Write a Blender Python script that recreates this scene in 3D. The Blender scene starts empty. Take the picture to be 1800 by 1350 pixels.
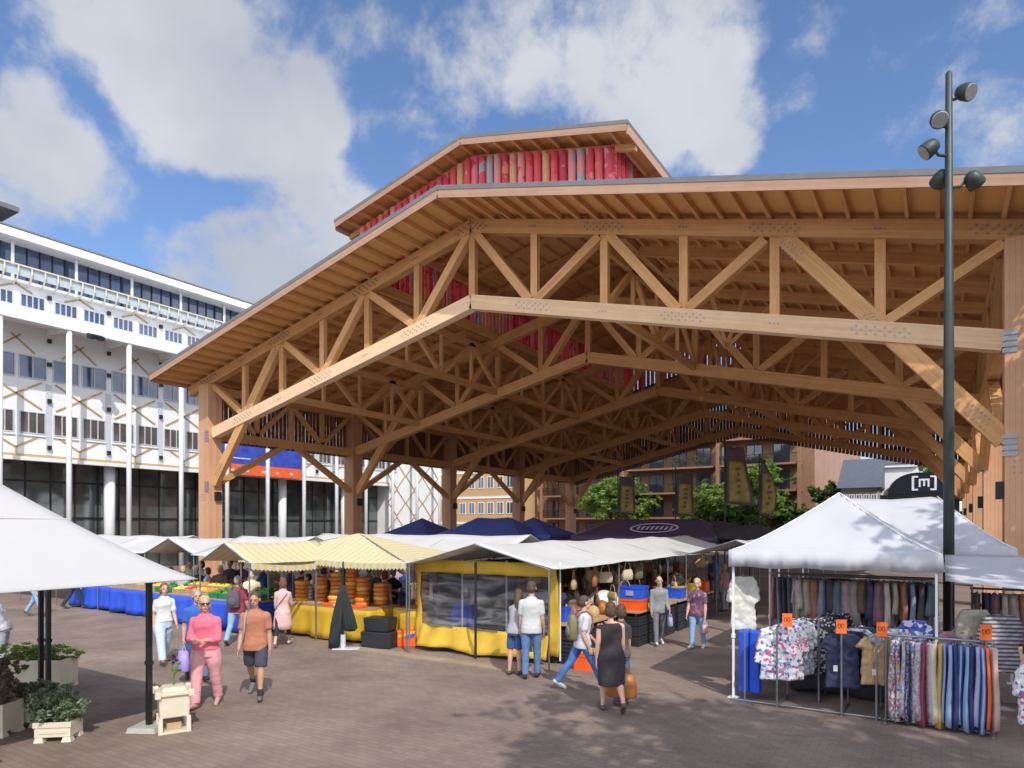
import bpy, math, random
from mathutils import Vector, Matrix
import mathutils
random.seed(7)
R = math.radians
S = bpy.context.scene
COL = S.collection
# ------------------------------------------------------------------ camera (world x = along the hall's front, y = into the hall)
F, TH, YH, H0 = 1193.3, 0.564, 924.8, 2.88
CT, ST = math.cos(TH), math.sin(TH)
cam = bpy.data.objects.new('camera', bpy.data.cameras.new('camera'))
COL.objects.link(cam); S.camera = cam
cam.data.sensor_width = 36; cam.data.lens = F/1800*36
cam.data.shift_y = (YH-675)/1800
cam.data.clip_start = .1; cam.data.clip_end = 3000
cam.location = (0, 0, H0); cam.rotation_euler = (R(90), 0, TH)
def cw(X, Z): return (X*CT - Z*ST, X*ST + Z*CT)          # camera-floor coordinates -> world x, y
def G(px, py, h=0.0):                                      # the ground point seen at a place of the photo
    Z = F*(H0-h)/(py-YH); return cw((px-900)/F*Z, Z)
def uat(px, v):                                            # world x seen at column px on the line y = v
    r = (px-900)/F; return v*(r*CT-ST)/(CT+r*ST)
# ------------------------------------------------------------------ sky, sun, exposure
S.view_settings.view_transform = 'Standard'; S.view_settings.look = 'None'
S.view_settings.exposure = 0.54; S.view_settings.gamma = 1
SUN = Vector((.78, -.62, 0)).normalized()                  # horizontally towards the sun
EL = R(44)
W = bpy.data.worlds.new('World'); S.world = W; W.use_nodes = True
nt = W.node_tree; nt.nodes.clear()
def nd(t, ty, **k):
    n = t.nodes.new(ty)
    for a, b in k.items():
        if a.startswith('_'): n.inputs[a[1:].replace('_', ' ')].default_value = b
        else: setattr(n, a, b)
    return n
def lk(t, a, b): t.links.new(a, b)
def mth(t, op, a, b=None, clamp=False):
    n = t.nodes.new('ShaderNodeMath'); n.operation = op; n.use_clamp = clamp
    for i, x in enumerate((a, b)):
        if x is None: continue
        if isinstance(x, (int, float)): n.inputs[i].default_value = x
        else: t.links.new(x, n.inputs[i])
    return n.outputs[0]
sky = nd(nt, 'ShaderNodeTexSky', sky_type='NISHITA', sun_disc=False, sun_elevation=EL,
         sun_rotation=math.atan2(SUN.x, SUN.y), air_density=1.0, dust_density=0.6, ozone_density=2.2, altitude=0)
bg = nd(nt, 'ShaderNodeBackground'); bg.inputs['Strength'].default_value = 0.15
out = nd(nt, 'ShaderNodeOutputWorld')
tc = nd(nt, 'ShaderNodeTexCoord')
D = tc.outputs['Generated']
n1 = nd(nt, 'ShaderNodeTexNoise', _Scale=4.6, _Detail=12.0, _Roughness=0.6, _Distortion=.2); lk(nt, D, n1.inputs['Vector'])
n2 = nd(nt, 'ShaderNodeTexNoise', _Scale=15.0, _Detail=8.0, _Roughness=0.62); lk(nt, D, n2.inputs['Vector'])
def pdir(px, py):
    x, y = (px-900)/F, (YH-py)/F
    a, b = cw(x, 1.0); return Vector((a, b, y)).normalized()
BL = [(270,40,180,.8),(390,110,200,1),(470,220,150,.8),(320,200,140,.7),(560,280,80,.6),(540,190,90,.5),
      (70,240,120,.8),(-20,320,150,.9),(150,320,110,.7),
      (400,450,105,1),(520,440,115,1),(310,460,90,.8),(610,390,100,1),(450,510,150,1),
      (1000,40,190,.9),(1160,100,170,1),(1260,50,110,.7),(850,120,110,.7),(1290,220,85,.7),(1180,200,120,.8),(1280,300,80,.6),
      (1410,182,55,.55),(610,40,90,.35),(700,200,60,.2),(1775,15,60,.35),(760,20,120,.3)]
acc = None
for (x, y, r, w) in BL:
    c = pdir(x, y); cr = c.dot(pdir(x+r, y)) if x < 900 else c.dot(pdir(x-r, y))
    vm = nd(nt, 'ShaderNodeVectorMath', operation='DOT_PRODUCT'); lk(nt, D, vm.inputs[0]); vm.inputs[1].default_value = c
    mr = nd(nt, 'ShaderNodeMapRange'); lk(nt, vm.outputs['Value'], mr.inputs['Value'])
    mr.inputs['From Min'].default_value = cr; mr.inputs['From Max'].default_value = 1
    mr.inputs['To Min'].default_value = 0; mr.inputs['To Max'].default_value = w
    acc = mr.outputs[0] if acc is None else mth(nt, 'ADD', acc, mr.outputs[0])
acc = mth(nt, 'MINIMUM', acc, 1.0)
# unseen cloud cover added outside the framed part, as white fill light
vm = nd(nt, 'ShaderNodeVectorMath', operation='DOT_PRODUCT'); lk(nt, D, vm.inputs[0]); vm.inputs[1].default_value = pdir(900, 400)
rest = nd(nt, 'ShaderNodeMapRange'); lk(nt, vm.outputs['Value'], rest.inputs['Value'])
for k, v in (('From Min', .55), ('From Max', .2), ('To Min', 0), ('To Max', .75)): rest.inputs[k].default_value = v
acc = mth(nt, 'ADD', acc, rest.outputs[0])
ns = mth(nt, 'ADD', mth(nt, 'MULTIPLY', mth(nt, 'SUBTRACT', n1.outputs['Fac'], .5), 3.6), mth(nt, 'MULTIPLY', mth(nt, 'SUBTRACT', n2.outputs['Fac'], .5), 1.5))
dens = mth(nt, 'ADD', acc, ns)
cm = nd(nt, 'ShaderNodeMapRange', interpolation_type='SMOOTHSTEP'); lk(nt, dens, cm.inputs['Value'])
for k, v in (('From Min', .10), ('From Max', .95), ('To Min', 0), ('To Max', .95)): cm.inputs[k].default_value = v
cr = nd(nt, 'ShaderNodeValToRGB')
n3 = nd(nt, 'ShaderNodeTexNoise', _Scale=4.5, _Detail=5.0); 
off = nd(nt, 'ShaderNodeVectorMath', operation='ADD'); lk(nt, D, off.inputs[0]); off.inputs[1].default_value = (.3, .2, .06)
lk(nt, off.outputs[0], n3.inputs['Vector']); lk(nt, n3.outputs['Fac'], cr.inputs['Fac'])
cr.color_ramp.elements[0].position = .36; cr.color_ramp.elements[0].color = (2.35, 2.5, 2.85, 1)
cr.color_ramp.elements[1].position = .66; cr.color_ramp.elements[1].color = (3.2, 3.3, 3.55, 1)
mx = nd(nt, 'ShaderNodeMix', data_type='RGBA')
tint = nd(nt, 'ShaderNodeMix', data_type='RGBA', blend_type='MULTIPLY'); tint.inputs['Factor'].default_value = 1
lk(nt, sky.outputs[0], tint.inputs[6]); tint.inputs[7].default_value = (.665, .725, .835, 1)
bright = nd(nt, 'ShaderNodeVectorMath', operation='SCALE'); lk(nt, cr.outputs[0], bright.inputs[0])      # the added clouds behind the viewer are brightened to fill the shadows
lk(nt, mth(nt, 'ADD', 1, mth(nt, 'MULTIPLY', rest.outputs[0], 2.4)), bright.inputs['Scale'])
lk(nt, cm.outputs[0], mx.inputs['Factor']); lk(nt, tint.outputs[2], mx.inputs[6]); lk(nt, bright.outputs[0], mx.inputs[7])
lk(nt, mx.outputs[2], bg.inputs['Color']); lk(nt, bg.outputs[0], out.inputs['Surface'])
sl = bpy.data.lights.new('sun', 'SUN'); sl.energy = 2.35; sl.angle = R(.55); sl.color = (1, .95, .87)
so = bpy.data.objects.new('sun', sl); COL.objects.link(so)
sv = Vector((SUN.x*math.cos(EL), SUN.y*math.cos(EL), math.sin(EL)))
so.rotation_euler = sv.to_track_quat('Z', 'Y').to_euler(); so.location = (20, -20, 60)

# ------------------------------------------------------------------ materials
MATS = {}
def principled(name):
    m = bpy.data.materials.new(name); m.use_nodes = True
    return m, m.node_tree, m.node_tree.nodes['Principled BSDF']
def mat(name, col, rough=.6, metal=0, var=.12, vs=3.0, bump=0.0, bs=40, trans=0, spec=.5, c2=None):
    """base colour with a procedural variation towards c2"""
    if name in MATS: return MATS[name]
    m, t, b = principled(name)
    o = nd(t, 'ShaderNodeTexCoord')
    n = nd(t, 'ShaderNodeTexNoise', _Scale=vs, _Detail=5.0, _Roughness=.6); lk(t, o.outputs['Object'], n.inputs['Vector'])
    r = nd(t, 'ShaderNodeValToRGB'); lk(t, n.outputs['Fac'], r.inputs['Fac'])
    r.color_ramp.elements[0].position = .3; r.color_ramp.elements[1].position = .7
    lo = c2 if c2 else tuple(c*(1-var) for c in col); hi = col if c2 else tuple(min(1, c*(1+var)) for c in col)
    r.color_ramp.elements[0].color = (*lo, 1); r.color_ramp.elements[1].color = (*hi, 1)
    lk(t, r.outputs[0], b.inputs['Base Color'])
    b.inputs['Roughness'].default_value = rough; b.inputs['Metallic'].default_value = metal
    b.inputs['Specular IOR Level'].default_value = spec
    if bump:
        n2 = nd(t, 'ShaderNodeTexNoise', _Scale=bs, _Detail=3.0); lk(t, o.outputs['Object'], n2.inputs['Vector'])
        bp = nd(t, 'ShaderNodeBump'); bp.inputs['Strength'].default_value = bump; bp.inputs['Distance'].default_value = .02
        lk(t, n2.outputs['Fac'], bp.inputs['Height']); lk(t, bp.outputs[0], b.inputs['Normal'])
    if trans:
        tr = nd(t, 'ShaderNodeBsdfTranslucent'); lk(t, r.outputs[0], tr.inputs['Color'])
        ms = nd(t, 'ShaderNodeMixShader'); ms.inputs[0].default_value = trans
        lk(t, b.outputs[0], ms.inputs[1]); lk(t, tr.outputs[0], ms.inputs[2]); lk(t, ms.outputs[0], t.nodes['Material Output'].inputs['Surface'])
    MATS[name] = m; return m
def wood(name, col, dark, board=None):
    m, t, b = principled(name)
    g = nd(t, 'ShaderNodeTexCoord'); oi = nd(t, 'ShaderNodeObjectInfo')
    n = nd(t, 'ShaderNodeTexNoise', _Scale=1.6, _Detail=6.0, _Roughness=.65)
    lk(t, g.outputs['Object'], n.inputs['Vector'])
    n2 = nd(t, 'ShaderNodeTexNoise', _Scale=14.0, _Detail=4.0, _Roughness=.7)
    mp = nd(t, 'ShaderNodeMapping'); mp.inputs['Scale'].default_value = (6, 6, .5) if board else (1, 1, 5)
    lk(t, g.outputs['Object'], mp.inputs['Vector']); lk(t, mp.outputs[0], n2.inputs['Vector'])
    f = mth(t, 'ADD', mth(t, 'MULTIPLY', n.outputs['Fac'], .55), mth(t, 'MULTIPLY', n2.outputs['Fac'], .45))
    if not board:                                          # glued lamellas along each beam, with grain and darker knots
        uvs = nd(t, 'ShaderNodeSeparateXYZ'); lk(t, g.outputs['UV'], uvs.inputs[0])
        lam = mth(t, 'FLOOR', mth(t, 'DIVIDE', uvs.outputs['Y'], .045))
        wn = nd(t, 'ShaderNodeTexWhiteNoise', noise_dimensions='2D'); cv = nd(t, 'ShaderNodeCombineXYZ')
        lk(t, lam, cv.inputs[0]); lk(t, mth(t, 'FLOOR', mth(t, 'ADD', mth(t, 'DIVIDE', uvs.outputs['X'], 2.7), mth(t, 'MULTIPLY', lam, .37))), cv.inputs[1]); lk(t, cv.outputs[0], wn.inputs['Vector'])
        gm = nd(t, 'ShaderNodeMapping'); gm.inputs['Scale'].default_value = (1.2, 26, 1); lk(t, g.outputs['UV'], gm.inputs['Vector'])
        n4 = nd(t, 'ShaderNodeTexNoise', _Scale=1.0, _Detail=5.0, _Roughness=.7); lk(t, gm.outputs[0], n4.inputs['Vector'])
        f = mth(t, 'ADD', mth(t, 'ADD', mth(t, 'MULTIPLY', f, .8), mth(t, 'MULTIPLY', mth(t, 'SUBTRACT', wn.outputs['Value'], .5), .20)), mth(t, 'SUBTRACT', mth(t, 'MULTIPLY', n4.outputs['Fac'], .3), .05))
    f = mth(t, 'ADD', f, mth(t, 'MULTIPLY', mth(t, 'SUBTRACT', oi.outputs['Random'], .5), .22))
    if board:                                              # vertical cladding boards of that width, each its own shade
        sx = nd(t, 'ShaderNodeSeparateXYZ'); lk(t, g.outputs['Object'], sx.inputs[0])
        q = mth(t, 'DIVIDE', mth(t, 'ADD', sx.outputs['X'], sx.outputs['Y']), board)
        wn = nd(t, 'ShaderNodeTexWhiteNoise', noise_dimensions='1D'); lk(t, mth(t, 'FLOOR', q), wn.inputs['W'])
        f = mth(t, 'ADD', f, mth(t, 'MULTIPLY', mth(t, 'SUBTRACT', wn.outputs['Value'], .5), .3))
        fr = mth(t, 'FRACT', q)
        gap = mth(t, 'GREATER_THAN', fr, .93)
        bp = nd(t, 'ShaderNodeBump'); bp.inputs['Strength'].default_value = .8; bp.inputs['Distance'].default_value = .02
        lk(t, mth(t, 'SUBTRACT', 1, gap), bp.inputs['Height']); lk(t, bp.outputs[0], b.inputs['Normal'])
    r = nd(t, 'ShaderNodeValToRGB'); lk(t, f, r.inputs['Fac'])
    r.color_ramp.elements[0].position = .32; r.color_ramp.elements[1].position = .68
    r.color_ramp.elements[0].color = (*dark, 1); r.color_ramp.elements[1].color = (*col, 1)
    lk(t, r.outputs[0], b.inputs['Base Color']); b.inputs['Roughness'].default_value = .62
    b.inputs['Specular IOR Level'].default_value = .3
    MATS[name] = m; return m
def glass(name, col, rough=.06):
    """dark window glass that mirrors its surroundings"""
    m, t, b = principled(name)
    g = nd(t, 'ShaderNodeTexCoord'); n = nd(t, 'ShaderNodeTexNoise', _Scale=.5, _Detail=3.0); lk(t, g.outputs['Object'], n.inputs['Vector'])
    r = nd(t, 'ShaderNodeValToRGB'); lk(t, n.outputs['Fac'], r.inputs['Fac'])
    r.color_ramp.elements[0].position = .4; r.color_ramp.elements[1].position = .6
    r.color_ramp.elements[0].color = (*[c*.45 for c in col], 1); r.color_ramp.elements[1].color = (*col, 1)
    lk(t, r.outputs[0], b.inputs['Base Color'])
    b.inputs['Roughness'].default_value = rough; b.inputs['Specular IOR Level'].default_value = .9; b.inputs['IOR'].default_value = 1.6
    MATS[name] = m; return m
def bands(name, cols, pitch, axis='X', rough=.8, trans=0, offs=0, streak=0):
    """strips of the given pitch, each taking one of the colours at random (len 2: alternating)"""
    m, t, b = principled(name)
    g = nd(t, 'ShaderNodeTexCoord'); sx = nd(t, 'ShaderNodeSeparateXYZ'); lk(t, g.outputs['Object'], sx.inputs[0])
    src = sx.outputs[axis] if axis in 'XYZ' else mth(t, 'ADD', sx.outputs['X'], sx.outputs['Y'])
    q = mth(t, 'FLOOR', mth(t, 'ADD', mth(t, 'DIVIDE', src, pitch), offs))
    if len(cols) == 2: v = mth(t, 'MULTIPLY', mth(t, 'PINGPONG', q, 1), .98)
    else:
        wn = nd(t, 'ShaderNodeTexWhiteNoise', noise_dimensions='1D'); lk(t, q, wn.inputs['W']); v = wn.outputs['Value']
    if streak:
        n = nd(t, 'ShaderNodeTexNoise', _Scale=2.2, _Detail=4.0); lk(t, g.outputs['Object'], n.inputs['Vector'])
        v = mth(t, 'ADD', v, mth(t, 'MULTIPLY', mth(t, 'SUBTRACT', n.outputs['Fac'], .5), streak))
    r = nd(t, 'ShaderNodeValToRGB'); lk(t, v, r.inputs['Fac']); r.color_ramp.interpolation = 'CONSTANT'
    e = r.color_ramp.elements
    while len(e) < len(cols): e.new(.5)
    for i, c in enumerate(cols): e[i].position = i/len(cols); e[i].color = (*c, 1)
    lk(t, r.outputs[0], b.inputs['Base Color']); b.inputs['Roughness'].default_value = rough
    if trans:
        tr = nd(t, 'ShaderNodeBsdfTranslucent'); lk(t, r.outputs[0], tr.inputs['Color'])
        ms = nd(t, 'ShaderNodeMixShader'); ms.inputs[0].default_value = trans
        lk(t, b.outputs[0], ms.inputs[1]); lk(t, tr.outputs[0], ms.inputs[2]); lk(t, ms.outputs[0], t.nodes['Material Output'].inputs['Surface'])
    MATS[name] = m; return m
def patterned(name, cols, scale=14, rough=.85, dist=0):
    """printed fabric: voronoi patches"""
    m, t, b = principled(name)
    g = nd(t, 'ShaderNodeTexCoord')
    v = nd(t, 'ShaderNodeTexVoronoi', _Scale=scale); lk(t, g.outputs['Object'], v.inputs['Vector'])
    sc = nd(t, 'ShaderNodeSeparateColor'); lk(t, v.outputs['Color'], sc.inputs[0])
    r = nd(t, 'ShaderNodeValToRGB'); lk(t, sc.outputs[0], r.inputs['Fac']); r.color_ramp.interpolation = 'CONSTANT'
    e = r.color_ramp.elements
    while len(e) < len(cols): e.new(.5)
    for i, c in enumerate(cols): e[i].position = i/len(cols); e[i].color = (*c, 1)
    lk(t, r.outputs[0], b.inputs['Base Color']); b.inputs['Roughness'].default_value = rough
    MATS[name] = m; return m
def bricks(name, c1, c2, mortar, bw=.22, bh=.065, bump=.3, axis='XZ', ms=.012, noise=.35, ns=.35):
    m, t, b = principled(name)
    g = nd(t, 'ShaderNodeTexCoord'); sx = nd(t, 'ShaderNodeSeparateXYZ'); lk(t, g.outputs['Object'], sx.inputs[0])
    cx = nd(t, 'ShaderNodeCombineXYZ')
    if axis == 'XZ': lk(t, mth(t, 'ADD', sx.outputs['X'], sx.outputs['Y']), cx.inputs[0]); lk(t, sx.outputs['Z'], cx.inputs[1])
    else: lk(t, sx.outputs['X'], cx.inputs[0]); lk(t, sx.outputs['Y'], cx.inputs[1])
    br = nd(t, 'ShaderNodeTexBrick', _Scale=1.0); lk(t, cx.outputs[0], br.inputs['Vector'])
    br.inputs['Brick Width'].default_value = bw; br.inputs['Row Height'].default_value = bh; br.inputs['Mortar Size'].default_value = ms
    br.inputs['Mortar Smooth'].default_value = .3
    br.inputs['Color1'].default_value = (*c1, 1); br.inputs['Color2'].default_value = (*c2, 1); br.inputs['Mortar'].default_value = (*mortar, 1)
    n = nd(t, 'ShaderNodeTexNoise', _Scale=ns, _Detail=8.0, _Roughness=.65); lk(t, g.outputs['Object'], n.inputs['Vector'])
    mr = nd(t, 'ShaderNodeMapRange'); lk(t, n.outputs['Fac'], mr.inputs['Value'])
    for k, v in (('From Min', .25), ('From Max', .75), ('To Min', 1-noise), ('To Max', 1+noise)): mr.inputs[k].default_value = v
    mu = nd(t, 'ShaderNodeMix', data_type='RGBA', blend_type='MULTIPLY'); mu.inputs['Factor'].default_value = 1
    cc = nd(t, 'ShaderNodeCombineColor')
    for i in range(3): lk(t, mr.outputs[0], cc.inputs[i])
    lk(t, br.outputs['Color'], mu.inputs[6]); lk(t, cc.outputs[0], mu.inputs[7]); lk(t, mu.outputs[2], b.inputs['Base Color'])
    b.inputs['Roughness'].default_value = .85; b.inputs['Specular IOR Level'].default_value = .25
    bp = nd(t, 'ShaderNodeBump'); bp.inputs['Strength'].default_value = bump; bp.inputs['Distance'].default_value = .01
    lk(t, mth(t, 'SUBTRACT', 1, br.outputs['Fac']), bp.inputs['Height']); lk(t, bp.outputs[0], b.inputs['Normal'])
    MATS[name] = m; return m
def clearfilm(name, col, a=.35):
    m, t, b = principled(name)
    tr = nd(t, 'ShaderNodeBsdfTransparent'); tr.inputs[0].default_value = (*col, 1)
    g = nd(t, 'ShaderNodeTexCoord'); n = nd(t, 'ShaderNodeTexNoise', _Scale=1.1, _Detail=4.0, _Distortion=1.0)
    mp = nd(t, 'ShaderNodeMapping'); mp.inputs['Scale'].default_value = (.8, 1, 4.5); mp.inputs['Rotation'].default_value = (0, .22, 0)
    lk(t, g.outputs['Object'], mp.inputs[0]); lk(t, mp.outputs[0], n.inputs['Vector'])
    b.inputs['Base Color'].default_value = (.75, .75, .78, 1); b.inputs['Roughness'].default_value = .12
    bp = nd(t, 'ShaderNodeBump'); bp.inputs['Strength'].default_value = .8; bp.inputs['Distance'].default_value = .06
    lk(t, n.outputs['Fac'], bp.inputs['Height']); lk(t, bp.outputs[0], b.inputs['Normal'])
    ms = nd(t, 'ShaderNodeMixShader')
    mr = nd(t, 'ShaderNodeMapRange'); lk(t, n.outputs['Fac'], mr.inputs['Value'])
    for k, v in (('From Min', .42), ('From Max', .68), ('To Min', a*.35), ('To Max', a*1.9)): mr.inputs[k].default_value = v
    lk(t, mr.outputs[0], ms.inputs[0])
    lk(t, tr.outputs[0], ms.inputs[1]); lk(t, b.outputs[0], ms.inputs[2]); lk(t, ms.outputs[0], t.nodes['Material Output'].inputs['Surface'])
    MATS[name] = m; return m

M_wood = wood('timber_glulam', (.72, .405, .175), (.52, .27, .105))
M_woodlit = wood('lit_glulam', (.84, .60, .38), (.70, .46, .26))  # lightened copy of the glulam: ground-lit brightness put into its colour
M_clad = wood('timber_cladding', (.66, .375, .22), (.52, .285, .16), board=.11)
M_deck = wood('timber_deck', (.72, .39, .145), (.56, .28, .09))
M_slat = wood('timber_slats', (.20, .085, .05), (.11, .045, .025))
M_zinc = mat('zinc_edge', (.17, .17, .18), .55, .2, .1)
M_bolt = mat('steel_bolts', (.30, .32, .36), .4, .6)
M_plate = mat('steel_plate', (.36, .38, .42), .4, .6)
M_white = mat('white_render', (.80, .80, .79), .75, 0, .07, .5)
M_whitep = mat('white_paint', (.78, .79, .80), .5, 0, .03)
M_greyw = mat('grey_panel', (.55, .57, .62), .6, 0, .05)
M_canvas = mat('white_canvas', (.62, .61, .59), .8, 0, .07, 1.2, .7, 2.2, trans=.12)
M_canvas2 = mat('cool_white_canvas', (.58, .58, .62), .8, 0, .06, 1.0, .7, 2.2, trans=.12)
M_blackm = mat('black_metal', (.02, .02, .022), .45, .2)
M_grey = mat('grey_steel', (.26, .27, .29), .4, .7)
M_darkgrn = mat('dark_green_metal', (.045, .058, .052), .5, .2, .2)
M_glass = glass('window_glass', (.05, .07, .11))
M_glassd = glass('shop_glass', (.10, .115, .11))
M_glassb = glass('blue_glass', (.06, .10, .22))
M_film = clearfilm('clear_vinyl', (.74, .74, .78), .10)
M_yel = mat('yellow_tarp', (.60, .385, .035), .68, 0, .12, 2, .5, 4)
M_ydark = mat('ochre_tarp', (.60, .37, .02), .7, 0, .15, 2, .5, 4)
M_blue = mat('blue_tarp', (.02, .09, .62), .5, 0, .2, 2, .5, 5)
M_fasc = wood('timber_fascia', (.50, .31, .21), (.38, .22, .14))
M_navy = mat('navy_canvas', (.045, .06, .22), .7, 0, .12, 2, .3, 3)
M_plum = mat('plum_canvas', (.055, .028, .06), .7, 0, .15, 2)
M_lilac = mat('lilac_print', (.38, .32, .45), .8)
M_orange = mat('orange_plastic', (.90, .12, .015), .4, 0, .1)
M_crate = mat('black_crate', (.022, .025, .03), .5, 0, .2)
M_cream = mat('cream_plastic', (.66, .59, .45), .5, 0, .06, 4)
M_ply = wood('plain_board', (.48, .32, .16), (.36, .22, .10))
M_cardb = 0
M_card = mat('cardboard', (.45, .32, .19), .85, 0, .1)
M_skin = mat('skin', (.62, .35, .25), .5, 0, .06, 6, .1, 60)
M_skin2 = mat('skin_tanned', (.50, .26, .17), .5, 0, .06, 6, .1, 60)
M_eye = mat('eye', (.04, .03, .03), .2)
M_lip = mat('lips', (.42, .13, .11), .5)
# ------------------------------------------------------------------ mesh helpers
class MB:
    def __init__(s, o=(0, 0, 0)): s.v = []; s.f = []; s.o = Vector(o); s.uv = {}
    def add(s, vs, fs):
        n = len(s.v); s.v += [Vector(p)-s.o for p in vs]; s.f += [tuple(i+n for i in f) for f in fs]; return s
    def box(s, c, d, rz=0, taper=1):
        x, y, z = d[0]/2, d[1]/2, d[2]/2; vs = []
        for k in (-1, 1):
            tp = taper if k > 0 else 1
            for a, b in ((-1, -1), (1, -1), (1, 1), (-1, 1)):
                px, py = a*x*tp, b*y*tp
                vs.append((c[0]+px*math.cos(rz)-py*math.sin(rz), c[1]+px*math.sin(rz)+py*math.cos(rz), c[2]+k*z))
        return s.add(vs, [(3, 2, 1, 0), (4, 5, 6, 7), (0, 1, 5, 4), (1, 2, 6, 5), (2, 3, 7, 6), (3, 0, 4, 7)])
    def bx(s, x0, x1, y0, y1, z0, z1):
        return s.box(((x0+x1)/2, (y0+y1)/2, (z0+z1)/2), (x1-x0, y1-y0, z1-z0))
    def beam(s, p0, p1, w, h, side=None):
        """rectangular beam, w across (horizontal, or along side), h in the other direction"""
        p0, p1 = Vector(p0), Vector(p1); d = (p1-p0).normalized()
        a = Vector(side) if side else d.cross(Vector((0, 0, 1)))
        if a.length < 1e-4: a = Vector((1, 0, 0))
        a = (a - d*a.dot(d)).normalized(); b = d.cross(a).normalized()
        vs = []
        for p in (p0, p1):
            for i, j in ((-1, -1), (1, -1), (1, 1), (-1, 1)): vs.append(p+a*i*w/2+b*j*h/2)
        L = (p1-p0).length; k = len(s.f); o1 = (p0.x*.7+p0.z*1.3+p0.y*.37) % 7
        for q, (lo, hi) in enumerate(((-w/2, w/2), (-h/2, h/2), (-w/2, w/2), (-h/2, h/2))):
            oy = q*.9+3+round(o1, 1)
            s.uv[k+2+q] = [(o1, lo+oy), (o1, hi+oy), (o1+L, hi+oy), (o1+L, lo+oy)]
        return s.add(vs, [(3, 2, 1, 0), (4, 5, 6, 7), (0, 1, 5, 4), (1, 2, 6, 5), (2, 3, 7, 6), (3, 0, 4, 7)])
    def tube(s, pts, rs, n=10, cap=True):
        pts = [Vector(p) for p in pts]
        if not hasattr(rs, '__len__'): rs = [rs]*len(pts)
        prev = None; vs = []
        for i, p in enumerate(pts):
            d = (pts[min(i+1, len(pts)-1)]-pts[max(i-1, 0)]).normalized()
            if prev is None:
                a = d.cross(Vector((0, 0, 1)))
                if a.length < .05: a = d.cross(Vector((1, 0, 0)))
            else: a = prev-d*prev.dot(d)
            a.normalize(); prev = a; b = d.cross(a)
            for k in range(n):
                t = 2*math.pi*k/n; vs.append(p+(a*math.cos(t)+b*math.sin(t))*rs[i])
        m = len(pts); fs = [(i*n+k, i*n+(k+1) % n, (i+1)*n+(k+1) % n, (i+1)*n+k) for i in range(m-1) for k in range(n)]
        if cap: fs += [tuple(range(n-1, -1, -1)), tuple((m-1)*n+k for k in range(n))]
        return s.add(vs, fs)
    def loft(s, rings, cap=True):
        """rings: equal-length closed lists of points"""
        n = len(rings[0]); m = len(rings); vs = [p for r in rings for p in r]
        fs = [(i*n+k, i*n+(k+1) % n, (i+1)*n+(k+1) % n, (i+1)*n+k) for i in range(m-1) for k in range(n)]
        if cap: fs += [tuple(range(n-1, -1, -1)), tuple((m-1)*n+k for k in range(n))]
        return s.add(vs, fs)
    def ell(s, c, r, rot=None, nu=12, nv=8):
        c = Vector(c); vs = []
        for i in range(nv+1):
            ph = math.pi*i/nv
            for k in range(nu):
                t = 2*math.pi*k/nu
                p = Vector((r[0]*math.sin(ph)*math.cos(t), r[1]*math.sin(ph)*math.sin(t), r[2]*math.cos(ph)))
                if rot: p = rot @ p
                vs.append(c+p)
        fs = []
        for i in range(nv):
            for k in range(nu):
                q = (i*nu+k, (i+1)*nu+k, (i+1)*nu+(k+1) % nu, i*nu+(k+1) % nu)
                if i == 0: q = (q[0], q[1], q[2])
                elif i == nv-1: q = (q[0], q[1], q[3])
                fs.append(q)
        return s.add(vs, fs)
    def grid(s, fn, nu, nv):
        vs = [fn(i/nu, j/nv) for j in range(nv+1) for i in range(nu+1)]
        w = nu+1
        return s.add(vs, [(j*w+i, j*w+i+1, (j+1)*w+i+1, (j+1)*w+i) for j in range(nv) for i in range(nu)])
    def prism(s, poly, a, b):
        """polygon given as 3-D points, extruded by the vector b-a"""
        n = len(poly); e = Vector(b)-Vector(a); poly = [Vector(p) for p in poly]
        return s.add(poly+[p+e for p in poly], [tuple(range(n-1, -1, -1)), tuple(range(n, 2*n))]+[(i, (i+1) % n, n+(i+1) % n, n+i) for i in range(n)])
    def mesh(s, name, m, smooth=False):
        me = bpy.data.meshes.new(name); me.from_pydata([tuple(p) for p in s.v], [], s.f)
        if m: me.materials.append(m)
        if smooth: me.polygons.foreach_set('use_smooth', [True]*len(me.polygons))
        if s.uv:
            ul = me.uv_layers.new(name='UVMap').data
            for fi, c in s.uv.items():
                st_ = me.polygons[fi].loop_start
                for q in range(4): ul[st_+q].uv = c[q]
        me.update(); return me
    def build(s, name, m, parent=None, loc=None, smooth=False, solid=0, bevel=0):
        o = bpy.data.objects.new(name, s.mesh(name, m, smooth)); COL.objects.link(o)
        if parent: o.parent = parent
        o.location = loc if loc is not None else (s.o if not parent else (0, 0, 0))
        if solid: md = o.modifiers.new('thickness', 'SOLIDIFY'); md.thickness = solid; md.offset = 0
        if bevel: md = o.modifiers.new('edge', 'BEVEL'); md.width = bevel; md.segments = 2; md.limit_method = 'ANGLE'
        return o
def thing(name, label, cat, loc=(0, 0, 0), rz=0, group=None):
    o = bpy.data.objects.new(name, None); COL.objects.link(o); o.empty_display_size = .3
    o.location = loc; o.rotation_euler = (0, 0, rz); o['label'] = label; o['category'] = cat
    if group: o['group'] = group
    return o
def tag(o, label, cat, group=None):
    o['label'] = label; o['category'] = cat
    if group: o['group'] = group
    return o
def struct(o, kind='structure'): o['kind'] = kind; return o
def dup(root, loc, rz=None, label=None, group=None):
    r = root.copy(); COL.objects.link(r); r.location = loc
    if rz is not None: r.rotation_euler = (0, 0, rz)
    if label: r['label'] = label
    if group: r['group'] = group
    for ch in list(root.children):
        c = ch.copy(); COL.objects.link(c); c.parent = r
        for g in ch.children:
            d = g.copy(); COL.objects.link(d); d.parent = c
    return r
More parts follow.
